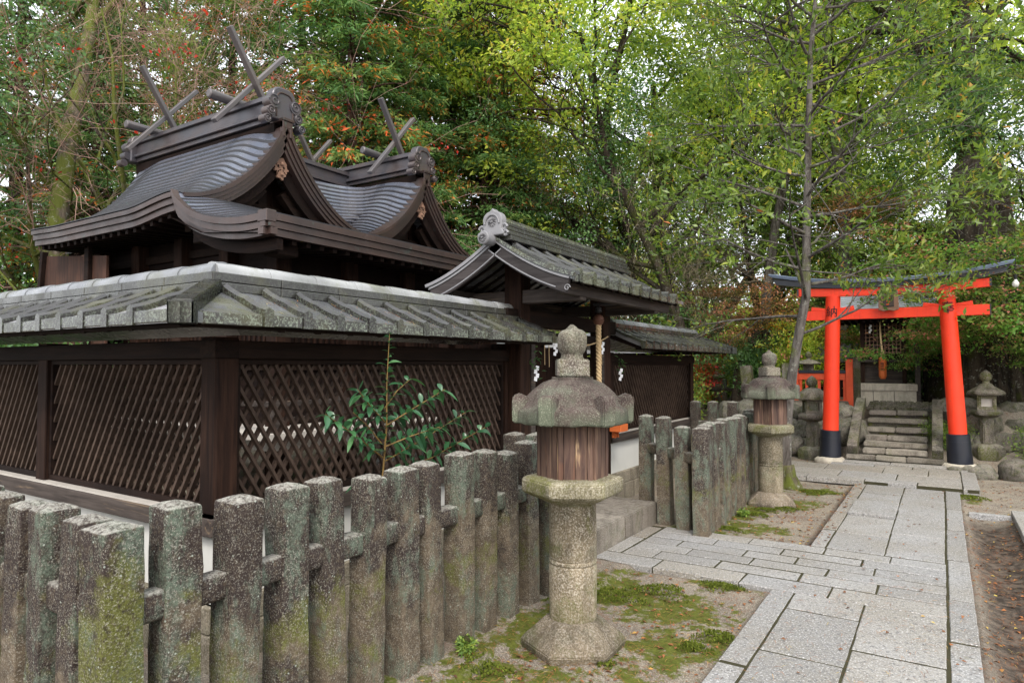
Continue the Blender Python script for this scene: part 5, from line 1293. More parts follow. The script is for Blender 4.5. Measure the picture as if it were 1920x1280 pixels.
# ------------------------------------------------------------------ torii
TY = 12.02
tor = thing('torii_gate', 'vermilion shrine gate with black feet and blue-black curved top beam', 'torii gate', (-.69, TY, 0))
for (x0, x1, zb, ch) in ((-1.575, -1.49, 0.0, '納'), (.195, .07, .03, '奉')):
    ax = lambda z: x0 + (x1 - x0) * (z - zb) / (2.66 - zb)
    mb = MB(); zs = np.linspace(zb + .48, 2.68, 12); mb.tube([(ax(z), TY, z) for z in zs], [.122 - .012 * (z / 2.66) for z in zs], 32); p = mb.build('pillar', M['red'], tor, smooth_angle=40)
    mb = MB(); mb.tube([(ax(zb), TY, zb), (ax(zb + .44), TY, zb + .44), (ax(zb + .49), TY, zb + .49), (ax(zb + .5), TY, zb + .50)], [.168, .152, .152, .14], 32)
    mb.tube([(ax(zb + .36), TY, zb + .36), (ax(zb + .39), TY, zb + .39)], [.158, .157], 32)
    mb.build('pillar_foot', M['black'], p, smooth_angle=40)
    mb = MB(); mb.lathe([(.20, -.08), (.235, -.02), (.235, .02), (.20, .055), (.16, .065)], 26, (ax(zb), TY, zb)); me_o = mb.build('base_stone', M['pale_stone'], p, smooth_angle=50); roughen(me_o.data, .012, 7)
    tm = text_mesh(ch, .19, 3); zc = 2.41
    for v in tm.vertices:
        a = v.co.x / .118; r = .1195 + v.co.z * 1.0
        z = zc + v.co.y; v.co = Vector((ax(z) + r * math.sin(a), TY - r * math.cos(a), z)) - ORG[p.name]
    link('writing', tm, p, M['ink'])
KX0, KX1, KC = -2.47, .90, -.72
def kz(x): return .19 * (abs(x - KC) / 1.65) ** 2.3
def kbeam(xa, xb, z0, z1, ya, yb, mat, name, slant=0.0, curve=1.0, par=tor, top=0):
    n = 30; P = []
    for k in range(n + 1):
        f = k / n; xl = xa + (xb - xa) * f; c = kz(xl) * curve
        e = 1 if f > .5 else -1
        P.append([(xl, ya, z0 + c), (xl + (slant * e if k in (0, n) else 0), ya - top, z1 + c - .03 * (top > 0)), (xl + (slant * e if k in (0, n) else 0), TY, z1 + c), (xl + (slant * e if k in (0, n) else 0), yb + top, z1 + c - .03 * (top > 0)), (xl, yb, z0 + c), (xl, ya, z0 + c)])
    mb = MB(); mb.grid(P); mb.add(P[0][:5], [tuple(range(5))]); mb.add(P[-1][:5], [tuple(range(5))[::-1]])
    return mb.build(name, M[mat], par, bevel=.004)
kbeam(-2.02, .62, 2.665, 2.79, TY - .075, TY + .075, 'red', 'lower_top_beam', 0, .38)
kbeam(-2.026, -2.0, 2.67, 2.785, TY - .08, TY + .08, 'black', 'beam_end', 0, .38); kbeam(.60, .626, 2.67, 2.785, TY - .08, TY + .08, 'black', 'beam_end', 0, .38)
kbeam(KX0 + .12, KX1 - .12, 2.785, 2.88, TY - .11, TY + .11, 'black', 'top_beam', .06, .72 + .0)
kbeam(KX0 + .03, KX1 - .03, 2.865, 2.94, TY - .15, TY + .15, 'blue_grey', 'top_roof', .03, .88, top=.02)
mb = MB(); mb.box(-2.0, TY - .04, 2.295, .60, TY + .04, 2.45); nk = mb.build('tie_beam', M['red'], tor, bevel=.004)
mb = MB(); mb.box(-2.012, TY - .045, 2.29, -1.998, TY + .045, 2.455); mb.box(.598, TY - .045, 2.29, .612, TY + .045, 2.455); mb.build('beam_end', M['black'], nk)
for xp in (-1.50, .08):
    for sg in (1, -1): mb = MB(); mb.prism([(xp + sg * .10, 2.452), (xp + sg * .32, 2.452), (xp + sg * .31, 2.515), (xp + sg * .10, 2.482)], lambda u, v, w_: (u, w_, v), TY - .035, TY + .035); mb.build('wedge', M['red'], tor, bevel=.003)
mb = MB(); mb.prism([(-.83, 2.42), (-.76, 2.395), (-.69, 2.41), (-.62, 2.395), (-.55, 2.42), (-.56, 2.72), (-.62, 2.745), (-.69, 2.73), (-.76, 2.745), (-.82, 2.72)], lambda u, v, w_: (u, TY - .13 + w_ - (v - 2.42) * .18, v), -.02, .02)
pq = mb.build('name_plaque', M['carve'], tor, bevel=.006)
mb = MB(); mb.prism([(-.765, 2.46), (-.615, 2.46), (-.615, 2.69), (-.765, 2.69)], lambda u, v, w_: (u, TY - .13 + w_ - (v - 2.42) * .18, v), -.024, -.018); mb.build('plaque_panel', M['grey_wood_x'], pq)
mb = MB()
for (u, v, wd, hg) in ((-.70, 2.655, .012, .022), (-.68, 2.635, .012, .014), (-.70, 2.60, .034, .010), (-.70, 2.585, .012, .03), (-.675, 2.60, .02, .018), (-.70, 2.55, .02, .016), (-.68, 2.54, .014, .02), (-.70, 2.50, .022, .018)):
    mb.prism([(u - wd, v - hg / 2), (u + wd * .6, v - hg / 2), (u + wd, v + hg / 2), (u - wd * .5, v + hg / 2)], lambda a, b, w_: (a, TY - .13 + w_ - (b - 2.42) * .18, b), -.029, -.025)
mb.build('writing', M['red_old'], pq)

# ------------------------------------------------------------------ stairs
st = thing('stone_stairs', 'mossy stone steps with sloping kerbs rising behind the red gate', 'stairs', (-.68, 12, 0))
SX0, SX1 = -1.12, -.22
steps = [(11.98, .13), (12.12, .215), (12.38, .30), (12.64, .385), (12.90, .50), (13.16, .635), (13.42, .76)]
for i, (y, z) in enumerate(steps):
    x0, x1 = (SX0 - .22, SX1 + .22) if i == 0 else (SX0, SX1)
    y1 = steps[i + 1][0] + .02 if i + 1 < len(steps) else 13.70
    cutx = [x0, x0 + (x1 - x0) * (.36 if i % 2 else .48), x1] if i not in (2, 5) else [x0, x1]
    if i == 0: cutx = [x0, x0 + .42, x0 + .84, x1]
    for a, b in zip(cutx[:-1], cutx[1:]):
        zt_ = z + rng.uniform(-.006, .006)
        block(a + .004, y - .012, zt_ - .075, b - .004, y1, zt_, 'step', M['step'], st, i * 3 + a, .008, .012)
    block(x0 + .01, y + .022, z - .17, x1 - .01, y1, z - .077, 'riser', M['riser'], st, i, .004, .006)
for x, nm in ((SX0 - .13, 0), (SX1 + .13, 1)):
    for (ya, za, yb, zb) in ((12.02, .20, 13.0, .70), (13.0, .70, 13.62, .90)):
        mb = MB(); mb.beam((x, ya, za), (x, yb, zb), .15, .16); bm_o = mb.build('kerb', M['old_stone'], st, bevel=.012, seg=2)
land = []
for i in range(9):
    for j in range(8):
        cx, cy = -1.18 + .115 * i + .05 * (j % 2), 13.72 + .10 * j
        land.append((cx, cy, cx + .105 + rng.uniform(-.01, .005), cy + .09, rng.uniform(0, .6), .80 + .012 * j))
lo = slabs('landing', land, .05, .01); lo.data.materials.clear(); lo.data.materials.append(M['old_stone'])
block(-1.50, 14.55, .60, -.42, 15.9, 1.065, 'pedestal', M['pale_stone'], None, 3, .002, loc=(-.96, 15.2, .9))
ped = bpy.data.objects['pedestal']; tag(ped, 'pale cut stone pedestal under the little shrine', 'pedestal')
pc = block(-1.52, 14.52, 1.07, -.40, 15.95, 1.20, 'coping', M['pale_stone'], ped, 4, .002)
mb = MB()
for x in (-1.13, -.78): mb.box(x - .004, 14.545, .86, x + .004, 14.56, 1.06)
mb.build('joint', M['mulch'], ped)

# little shrine
sh = thing('small_shrine', 'small dark wooden shrine with latticed front on a pale stone pedestal', 'shrine', (-.96, 15.2, 1.2))
mb = MB(); mb.box(-1.38, 15.0, 1.2, -.60, 15.75, 1.26); mb.box(-1.34, 15.06, 1.26, -.64, 15.7, 1.62); mb.build('base_wall', M['grey_wood_x'], sh)
for x in (-1.38, -.66): mb = MB(); mb.box(x, 14.99, 1.2, x + .07, 15.06, 2.5); mb.build('corner_post', M['wood_v'], sh)
mb = MB(); mb.box(-1.44, 14.94, 1.615, -.54, 15.75, 1.665); mb.build('deck', M['grey_wood_x'], sh, bevel=.005)
mb = MB(); mb.box(-1.31, 15.03, 1.68, -.66, 15.06, 1.78); mb.box(-1.31, 15.03, 2.38, -.66, 15.06, 2.5); mb.build('panel_rail', M['wood_x'], sh)
mb = MB()
for k in range(10): mb.box(-1.285 + k * .066, 15.02, 1.78, -1.272 + k * .066, 15.035, 2.38)
for k in range(8): mb.box(-1.31, 15.022, 1.80 + k * .075, -.66, 15.034, 1.812 + k * .075)
mb.build('front_lattice', M['carve'], sh)
mb = MB(); mb.box(-1.33, 15.35, 1.67, -.63, 15.7, 2.5); mb.box(-1.34, 15.06, 1.67, -1.31, 15.4, 2.5); mb.box(-.66, 15.06, 1.67, -.63, 15.4, 2.5); mb.build('cell', M['mulch'], sh)
mb = MB()
for k in range(12):
    y0 = 14.62 + k * .065; z0 = 2.50 + k * .045; mb.box(-1.85, y0, z0, -.08, y0 + .09, z0 + .03)
for k in range(12):
    y0 = 15.9 - k * .045; z0 = 2.50 + k * .045; mb.box(-1.85, y0, z0, -.08, y0 + .09, z0 + .03)
mb.build('roof', M['silverboard'], sh)
mb = MB(); mb.box(-1.84, 14.64, 2.45, -.09, 15.95, 2.498); mb.box(-1.9, 15.33, 3.03, -.03, 15.47, 3.12)
for k in range(14): mb.box(-1.8 + k * .125, 14.68, 2.40, -1.76 + k * .125, 15.9, 2.45)
mb.build('roof_frame', M['wood_x'], sh)
for x, y in ((-1.22, 14.93), (-.80, 14.93)): pass
rp = thing('bell_rope', 'pale bell rope with an orange lettered box hanging before the little shrine', 'bell rope', (-.99, 14.88, 1.3))
mb = MB(); mb.tube([(-1.02, 14.88, 2.46), (-1.01, 14.87, 2.1), (-.985, 14.86, 1.76)], [.014, .016, .022], 8); mb.lathe([(.02, .14), (.045, .05), (.05, 0), (.04, -.01)], 12, (-.985, 14.86, 1.70)); mb.build('rope', M['rope'], rp, smooth_angle=50)
mb = MB(); mb.lathe([(.068, 0), (.068, .36)], 6, (-.985, 14.86, 1.34)); mb.lathe([(.045, -.05), (.068, 0)], 6, (-.985, 14.86, 1.34)); ob_ = mb.build('box', M['orange'], rp, bevel=.004)
tm = text_mesh('一\n願\n成\n就', .062)
for v in tm.vertices: v.co = Vector((-.99 + v.co.x, 14.798 - v.co.z, 1.555 + v.co.y * .95)) - ORG[ob_.name]
link('writing', tm, ob_, M['ink'])
s2 = thing('paper_streamer', 'tiny white paper streamer hanging inside the little shrine front', 'paper streamer', (-1.2, 14.97, 2.3)); mb = MB(); shide(mb, (-1.2, 14.97, 2.36), 1.0, 0); mb.build('paper', M['paper'], s2)

# light bulb on its wire
lb = thing('light_bulb', 'unlit white light bulb hanging on a wire beyond the tip of the red gate', 'light bulb', (.90, 11.9, 2.8))
mb = MB(); mb.lathe([(.006, -.055), (.03, -.045), (.042, -.02), (.043, .0), (.036, .025), (.022, .045), (.02, .06)], 20, (.90, 11.9, 2.72)); mb.build('glass_bulb', M['bulb'], lb, smooth_angle=80)
mb = MB(); mb.tube([(.90, 11.9, 2.78), (.90, 11.9, 2.85)], .023, 12); mb.tube([(.90, 11.9, 2.84), (.905, 11.9, 3.15)], .006, 6); mb.tube([(.905, 11.9, 3.15), (.5, 11.98, 3.0), (.3, 12.1, 2.94)], .006, 6); mb.build('holder', M['ink'], lb)

# ------------------------------------------------------------------ red rails, pillars, rocks around the terrace
def red_fence(label, xs_, y, z0, hts, rail, group='red rails with black caps'):
    r_ = thing('red_railing', label, 'railing', (xs_[0], y, z0), group)
    for x, h in zip(xs_, hts):
        mb = MB(); mb.box(x - .06, y - .06, z0 - .1, x + .06, y + .06, z0 + h - .09); p = mb.build('post', M['red_old'], r_, bevel=.006)
        mb = MB(); mb.box(x - .068, y - .068, z0 + h - .09, x + .068, y + .068, z0 + h); mb.build('post_cap', M['black'], p, bevel=.006)
    mb = MB(); mb.box(xs_[0], y - .03, z0 + rail - .12, xs_[-1], y + .03, z0 + rail); mb.box(xs_[0], y - .028, z0 + rail - .6, xs_[-1], y + .028, z0 + rail - .50)
    n = int((xs_[-1] - xs_[0]) / .11)
    for k in range(n): mb.box(xs_[0] + .07 + k * .11, y - .012, z0 + rail - .52, xs_[0] + .12 + k * .11, y + .012, z0 + rail - .11)
    q = mb.build('rail', M['red_old'], r_); mb = MB(); mb.box(xs_[0], y - .05, z0 + rail + .001, xs_[-1], y + .05, z0 + rail + .06); mb.build('top_rail', M['black'], r_, bevel=.006)
red_fence('red railing with black caps between the mossy lantern and the left gate pillar', [-2.42, -1.47], 13.95, .78, [.80, .98], .62)
red_fence('red railing half hidden by the maple on the right edge', [.75, 1.0, 1.25, 2.4], 15.4, .75, [.95, .95, .95, .95], .6)
def pillar_stone(label, x, y, z0, h, w_=.15, tilt=0, seed=0):
    o = block(x - w_ / 2, y - w_ / 2, z0 - .2, x + w_ / 2, y + w_ / 2, z0 + h, 'stone_pillar', M['old_stone'], None, seed, .008, .015, loc=(x, y, z0)); o.rotation_euler.y = R(tilt)
    tag(o, label, 'stone pillar', 'pale stone pillars by the terrace'); return o
pillar_stone('leaning pale stone pillar just left of the second lantern top', -3.44, 14.6, .75, .80, .22, -5, 1)
pillar_stone('upright pale stone pillar left of the slim tree', -3.10, 14.4, .75, .80, .15, 1, 2)
pillar_stone('narrow stone pillar between the lanterns and the red rails', -2.75, 14.8, .8, .8, .14, 0, 3)
pillar_stone('slender pale pillar right of the left gate post by the steps', -1.36, 14.0, .78, .95, .13, 0, 4)
pillar_stone('short stone pillar by the umbrella lantern, nearest the gate', -1.95, 14.7, .8, .72, .17, 4, 5)
gs = []
for i, (x, y, h) in enumerate([(-6.35, 19.5, .8), (-6.0, 19.3, .8), (-5.35, 19.4, .75), (-6.7, 19.6, .8), (-7.05, 19.8, .8)]): gs.append((x, y))
stone_fence('distant low stone post fence beyond the wall end, by the garden lantern', gs[::-1] if False else [(-7.1, 19.8), (-6.7, 19.6), (-6.3, 19.45), (-5.9, 19.3), (-5.2, 19.2), (-4.8, 19.1)], [((-7.1, 19.8), (-5.9, 19.3)), ((-5.9, 19.3), (-4.8, 19.1))], hs=.9)
def rock_mesh(seed, sub=3):
    bm = bmesh.new(); bmesh.ops.create_icosphere(bm, subdivisions=sub, radius=1)
    rr = random.Random(seed); planes = [(Vector((rr.gauss(0, 1), rr.gauss(0, 1), rr.gauss(0, 1))).normalized(), rr.uniform(.62, .9)) for _ in range(9)]
    for v in bm.verts:
        for n, d in planes:
            k = v.co.dot(n)
            if k > d: v.co -= n * (k - d) * .92
        v.co += mnoise.noise_vector(v.co * 2.2 + Vector((seed, 0, 0))) * .12 + mnoise.noise_vector(v.co * 7 + Vector((seed, 0, 0))) * .03
    me = bpy.data.meshes.new('rock'); bm.to_mesh(me); bm.free(); me.shade_smooth(); me.set_sharp_from_angle(angle=R(35)); me.materials.append(M['rock']); return me
RM = [rock_mesh(i) for i in range(6)]
def rock_wall(label, spots, seed=0):
    r_ = thing('rock_wall', label, 'rock wall', (spots[0][0], spots[0][1], 0)); rr = random.Random(seed)
    for (x, y, z, s) in spots:
        o = link('rock', rr.choice(RM), r_); o.location = Vector((x, y, z)) - r_.location
        o.rotation_euler = (rr.uniform(-.4, .4), rr.uniform(-.4, .4), rr.uniform(0, 6.3)); o.scale = (s * rr.uniform(.9, 1.25), s * rr.uniform(.8, 1.1), s * rr.uniform(.7, 1.0))
    return r_
rr = random.Random(3); sp_ = []
for i in range(34):
    x = rr.uniform(-3.6, -1.4); lv = rr.choice([0, 1, 2]); sp_.append((x, 12.72 + lv * .2 + rr.uniform(-.08, .08), .12 + lv * .27, rr.uniform(.16, .27)))
rock_wall('mossy boulder retaining wall left of the steps', sp_, 1)
sp_ = []
for i in range(32):
    x = rr.uniform(.08, 3.0); lv = rr.choice([0, 1, 2]); sp_.append((x, 12.95 + lv * .22 + rr.uniform(-.08, .08), .30 + lv * .25, rr.uniform(.16, .28)))
rock_wall('shaded boulder wall right of the steps under the maple', sp_, 2)
for i, (lab, x, y, z, s) in enumerate((('knobbly grey boulder in front of the right gate pillar', .43, 11.55, .02, .17), ('larger reddish boulder at the right end of the rock row', .82, 11.75, .05, .24), ('small rock wedged against the right gate pillar foot', .12, 11.72, .0, .10),
                                   ('low dark rock between pillar foot and boulders', .30, 11.78, .0, .12), ('boulder at the right edge of the frame beyond the sand', 1.25, 11.9, .1, .24), ('big standing rock behind the left gate pillar', -1.42, 12.95, .45, .36), ('light boulder in the distant garden beside the lantern', -4.9, 19.6, .35, .42),
                                   ('squat boulder beneath the leaning stone pillar', -3.3, 13.6, .6, .35))):
    o = link('boulder', RM[i % 6], None, loc=(x, y, z)); o.scale = (s * 1.2, s, s * .85); o.rotation_euler = (0, 0, i * 1.3); tag(o, lab, 'boulder', 'boulders round the terrace')
# dark board fence and post right of the little shrine
bf = thing('board_fence', 'dark slatted board fence behind the maple right of the little shrine', 'fence', (.3, 16.2, .8))
mb = MB()
for z in (1.0, 1.25, 1.62, 1.95, 2.25): mb.box(-.35, 16.15, z, 2.8, 16.18, z + .2)
mb.build('boards', M['wood_x'], bf); mb = MB()
for x in (-.33, .6, 1.6): mb.box(x, 16.08, .7, x + .1, 16.15, 2.6)
mb.build('post', M['grey_wood_y'], bf)
wp = MB(); wp.box(-.44, 14.6, .75, -.35, 14.69, 1.95); o = wp.build('wooden_post', M['grey_wood_y'], None, bevel=.006, loc=(-.4, 14.64, .75)); tag(o, 'plain weathered post beside the pale pedestal', 'post')
sd_ = thing('tiled_shed', 'low shed with white-edged dark tiles left of the little shrine', 'shed', (-2.0, 15.9, .85))
mb = MB(); mb.grid([[(x, 15.4 + .6 * k, 1.62 + .36 * k) for x in (-2.3, -1.5)] for k in range(2)])
for k in range(7): mb.tube([(-2.25 + k * .12, 15.38, 1.64), (-2.25 + k * .12, 16.0, 2.0)], .032, 8)
mb.build('roof', M['cap'], sd_); mb = MB(); mb.box(-2.28, 15.5, .85, -1.52, 16.3, 1.66); mb.build('wall', M['wood_x'], sd_)
rl = thing('post_lantern', 'little red wooden lantern with teal panes on a post among the trees', 'lantern', (-2.75, 16, .85))
mb = MB(); mb.box(-2.79, 15.96, .8, -2.71, 16.04, 1.98); mb.build('post', M['red_old'], rl)
mb = MB()
for x in (-2.9, -2.62):
    for y in (15.88, 16.1): mb.box(x, y, 1.98, x + .03, y + .03, 2.22)
mb.box(-2.92, 15.86, 1.95, -2.57, 16.15, 1.985); mb.box(-2.92, 15.86, 2.2, -2.57, 16.15, 2.225); mb.build('case', M['red_old'], rl)
mb = MB(); mb.box(-2.88, 15.9, 1.99, -2.61, 16.11, 2.2); mb.build('pane', paint('teal_glass', (.10, .20, .20), .3, .5), rl)
mb = MB(); mb.prism([(-3.02, 2.23), (-2.47, 2.23), (-2.68, 2.33), (-2.81, 2.33)], lambda u, v, w_: (u, w_, v), 15.78, 16.22); mb.build('roof', M['wood_x'], rl)

# ------------------------------------------------------------------ trees
def at(b, d): return (d * math.sin(R(b)), d * math.cos(R(b)))
def make_tree(name, label, cat, tubes, crown_me, bark, group=None, nsides=(10, 6, 4, 3, 3)):
    root = thing(name, label, cat, (0, 0, 0), group)
    mb = tubes_mesh(tubes, nsides); me = mb.mesh('trunk', smooth=True, recalc=False); link('trunk', me, root, bark)
    if crown_me: link('crown', crown_me, root)
    return root
def broad(seed, H=11, spread=.42, per=72, leaf=(.16, .07), mat='leaf_broad', bark='bark_dark', lean=.05, r0=.2, t0=.32, gap=.12, nn=(10, 5, 4), ln=(.46, .55, .55), up=.05, label='', name='broadleaf_tree', cat='tree', fork=None):
    g = np.random.default_rng(seed); tubes = []; tips = []
    P = dict(levels=3, n=nn, len=ln, ang=[62, 45, 45], up=up, wob=.16, steps=7, t0=t0, rmin=.012)
    grow(g, np.array([0, 0, -.2]), unit(np.array([lean, lean * .5, 1.0])), H, r0, 0, P, tubes, tips)
    V, rn = puffs(g, tips, per, spread, leaf[0], leaf[1], up=.5, flat=.5, out=.4, droop=.25, gap=gap)
    return make_tree(name, label, cat, tubes, quads('crown', V, rn, M[mat]), M[bark], 'trees of the shrine wood')
def conifer(seed, H=14, Lb=3.0, z0=1.5, mat='leaf_conifer', label='', dens=12, bark='bark_cedar', r0=.2, gap=.1):
    g = np.random.default_rng(seed); tubes = []
    tr = [np.array([.12 * math.sin(z * .3 + seed), .1 * math.sin(z * .23), z]) for z in np.linspace(-.2, H, 24)]
    tubes.append((tr, [r0 * (1 - .9 * i / 23) for i in range(24)], 0)); C = []; D = []; T = []
    z = z0; k = 0
    while z < H - .3:
        f = (z - z0) / (H - z0); L = Lb * (1 - f) ** .75 * g.uniform(.65, 1.1) + .35; a = k * 2.4 + g.uniform(-.4, .4); k += 1
        d = np.array([math.cos(a), math.sin(a), g.uniform(.05, .35)]); p0 = np.array([np.interp(z, [q[2] for q in tr], [q[0] for q in tr]), np.interp(z, [q[2] for q in tr], [q[1] for q in tr]), z])
        pts = [p0 + d * L * t + np.array([0, 0, -.32 * L * t * t]) for t in np.linspace(0, 1, 6)]
        tubes.append((pts, [.035 * (1 - t * .85) * (.5 + L / Lb) for t in np.linspace(0, 1, 6)], 2)); tone = g.random()
        if g.random() > gap:
            m = int(dens * 1.9 * (3 + 7 * L / Lb))
            t = g.uniform(.22, 1.05, m); base = p0 + d * L * t[:, None]; base[:, 2] -= .32 * L * t * t
            side = np.array([-math.sin(a), math.cos(a), 0]); w = g.normal(0, .34, m) * (1.15 - t * .6) * (.5 + L / Lb * .6)
            c = base + side * w[:, None]; c[:, 2] -= np.abs(w) * .25 + g.uniform(0, .18, m)
            C.append(c); D.append(d * .5 + side * np.sign(w)[:, None] * .6 + g.normal(0, .35, (m, 3)) + [0, 0, -.35]); T.append(tone * .35 + .65 * g.random(m))
        z += g.uniform(.05, .11) * (1 + f * .3)
    C = np.concatenate(C); D = np.concatenate(D); T = np.concatenate(T); n = len(C)
    V = leaf_quads(g, C, D, g.uniform(.11, .24, n), g.uniform(.03, .065, n), .45, .2)
    V2 = leaf_quads(g, C + g.normal(0, .05, (n, 3)), D + g.normal(0, .5, (n, 3)), g.uniform(.08, .16, n), g.uniform(.02, .05, n), .3, .25)
    return make_tree('conifer_tree', label, 'conifer', tubes, quads('crown', np.concatenate([V, V2]), np.concatenate([T, T]), M[mat]), M[bark], 'conifers behind the hall')
def bare(seed, H=8, mat='twig', bark='bark_moss', label='', redleaf=0, r0=.16, lean=(.3, .1), twigs=9, nn=(8, 5, 4, 3), cat='bare tree', ln=(.62, .6, .6, .6), name='bare_maple', redmat='leaf_red', tw=(.14, .34)):
    g = np.random.default_rng(seed); tubes = []; tips = []
    P = dict(levels=4, n=nn, len=ln, ang=[58, 48, 42, 40], up=.04, wob=.20, steps=6, t0=.22, rmin=.0035)
    grow(g, np.array([0, 0, -.2]), unit(np.array([lean[0], lean[1], 1.0])), H, r0, 0, P, tubes, tips)
    root = make_tree(name, label, cat, [t for t in tubes if t[2] <= 2], None, M[bark], 'bare trees', (12, 8, 5, 3, 3))
    fine = MB()
    for pts, rad, lev in tubes:
        if lev > 2: fine.tube(pts[::2] + [pts[-1]], [max(.003, r) for r in rad[::2] + [rad[-1]]], 3, cap=False)
    me = fine.mesh('branches', recalc=False); link('branches', me, root, M[mat])
    T = np.array([t[0] for t in tips]); Dr = np.array([t[1] for t in tips]); C = np.repeat(T, twigs, 0) + g.normal(0, .10, (len(T) * twigs, 3)); D = np.repeat(Dr, twigs, 0) + g.normal(0, .55, (len(T) * twigs, 3))
    n = len(C); link('twigs', quads('twigs', leaf_quads(g, C, D, g.uniform(*tw, n), g.uniform(.003, .0065, n), .2, .1), g.random(n), M[mat]), root)
    if redleaf:
        idx = g.integers(0, len(T), redleaf // 8); C = np.repeat(T[idx], 8, 0) + g.normal(0, .16, (len(idx) * 8, 3)) * [1, 1, .4]; n = len(C)
        link('leaves', quads('leaves', leaf_quads(g, C, g.normal(size=(n, 3)), g.uniform(.05, .09, n), g.uniform(.035, .06, n), .6, .1), g.random(n), M[redmat]), root)
    return root
def bush(seed, rad=1.2, h=1.3, n=9000, leaf=(.07, .035), mat='leaf_dark', label='', flat=.7, name='bush', cat='bush', group='bushes and undergrowth'):
    g = np.random.default_rng(seed); tips = []; tubes = []
    for k in range(16):
        a = g.uniform(0, 6.28); d = unit(np.array([math.cos(a) * .8, math.sin(a) * .8, g.uniform(.4, 1.6)])); L = g.uniform(.6, 1.0)
        e = d * np.array([rad, rad, h]) * L; pts = [np.zeros(3) + e * t + np.array([0, 0, .05 * math.sin(3 * t)]) for t in np.linspace(0, 1, 5)]
        tubes.append((pts, [.018 * (1 - t * .8) for t in np.linspace(0, 1, 5)], 2))
        for t in (.45, .65, .8, .95, 1.0):
            for _ in range(3): tips.append((e * t + g.normal(0, .14, 3) * rad, d))
    V, rn = puffs(g, tips, max(4, n // len(tips)), .17 * rad, leaf[0], leaf[1], up=.55, flat=flat, out=.5, gap=.08)
    root = thing(name, label, cat, (0, 0, 0), group); link('stem', tubes_mesh(tubes).mesh('stem', recalc=False), root, M['bark_dark']); link('foliage', quads('foliage', V, rn, M[mat]), root); return root
def put(o, b, d, s=1.0, rz=0.0, z=None, label=None, sz=None):
    x, y = at(b, d); o.location = (x, y, gz(x, y) - .05 if z is None else z); o.rotation_euler = (0, 0, rz); o.scale = (s, s, sz or s)
    if label: o['label'] = label
    return o
def dupput(o, *a, **k): return put(copy_tree(o), *a, **k)

# conifers behind the hall
c1 = conifer(1, 15, 2.5, 1.2, label='tall green conifer with rust-tinged sprays rising above the big gable')
c2 = conifer(2, 14, 2.3, 2.0, label='dense dark green conifer between the two roof gables')
c3 = conifer(3, 15, 2.1, 3.0, 'leaf_rusty', label='rusty orange conifer with straight bare reddish trunk by the gate roof', dens=9, r0=.16, gap=.25)
put(c1, -50.5, 16.5, 1, .4); put(c2, -46, 15.0, 1, 1.2); put(c3, -30.9, 19.5, 1, 2)
dupput(c1, -42.5, 16.5, .95, 2.6, label='green conifer right behind the smaller gable crossed finial')
dupput(c2, -38.5, 18.5, 1.05, 4.0, label='dark conifer just left of the gate roof ridge')
dupput(c1, -35.5, 17.5, .9, 5.0, label='slimmer green conifer above the gate roof ridge end')
dupput(c3, -45.0, 20, 1.1, 3.5, label='orange tinged conifer glimpsed between the green conifers')
dupput(c3, -40.0, 21, 1.05, .7, label='rust coloured conifer top between conifers over the second gable')
dupput(c2, -55.5, 20.5, 1.15, 2.0, label='shaded conifer behind the tall crossed finials')
dupput(c3, -33.6, 23, 1.15, 4.4, label='far rusty conifer beside the bare reddish trunk')
dupput(c1, -62.0, 23.0, 1.2, 1.0, label='dark conifer behind the bare maple on the upper left')

dupput(c2, -69.5, 19.0, 1.1, 3.1, label='shaded conifer closing the left edge of the wood')
dupput(c2, -65.5, 17.0, .8, 5.1, label='shaded conifer low behind the mossy trunk')
# bare maples on the left
bm1 = bare(21, 6.2, label='bare mossy maple with pinkish twigs and a few red leaves at far left', redleaf=420, lean=(.2, .1), r0=.15)
put(bm1, -71.2, 14.2, 1.05, R(0))
bm2 = bare(22, 8.0, label='bare pink-twigged maple behind the left end of the hall roof', redleaf=260, lean=(.12, .2), r0=.13); put(bm2, -62.5, 14.5, 1.0, 1.0)
dupput(bm2, -56.5, 15.5, .95, 2.3, label='bare maple with reddish leaves behind the hall roof ridge')

# mossy trunk with ivy, foliage far above
mt = broad(31, 13, label='straight pale trunk green with moss at the far left', mat='leaf_green', bark='bark_moss', r0=.20, t0=.62, name='mossy_tree', per=50, nn=(8, 4, 4), ln=(.26, .55, .55)); put(mt, -67.6, 12.6, 1, .5)
# yellow-green broadleaf trees in the middle and right
b1 = broad(41, 12, label='big yellow-green broadleaf tree right of the gate roof', r0=.2, gap=.36)
b2 = broad(42, 11, label='yellow-green tree with dark spreading limbs in the middle of the wood', r0=.17, gap=.42)
put(b1, -21.5, 19, 1.0, .3); put(b2, -14.5, 17.5, 1.0, 2.0)

dupput(b1, -8.5, 21.5, 1.05, 3.3, label='light green crown behind the slim tree on its left')

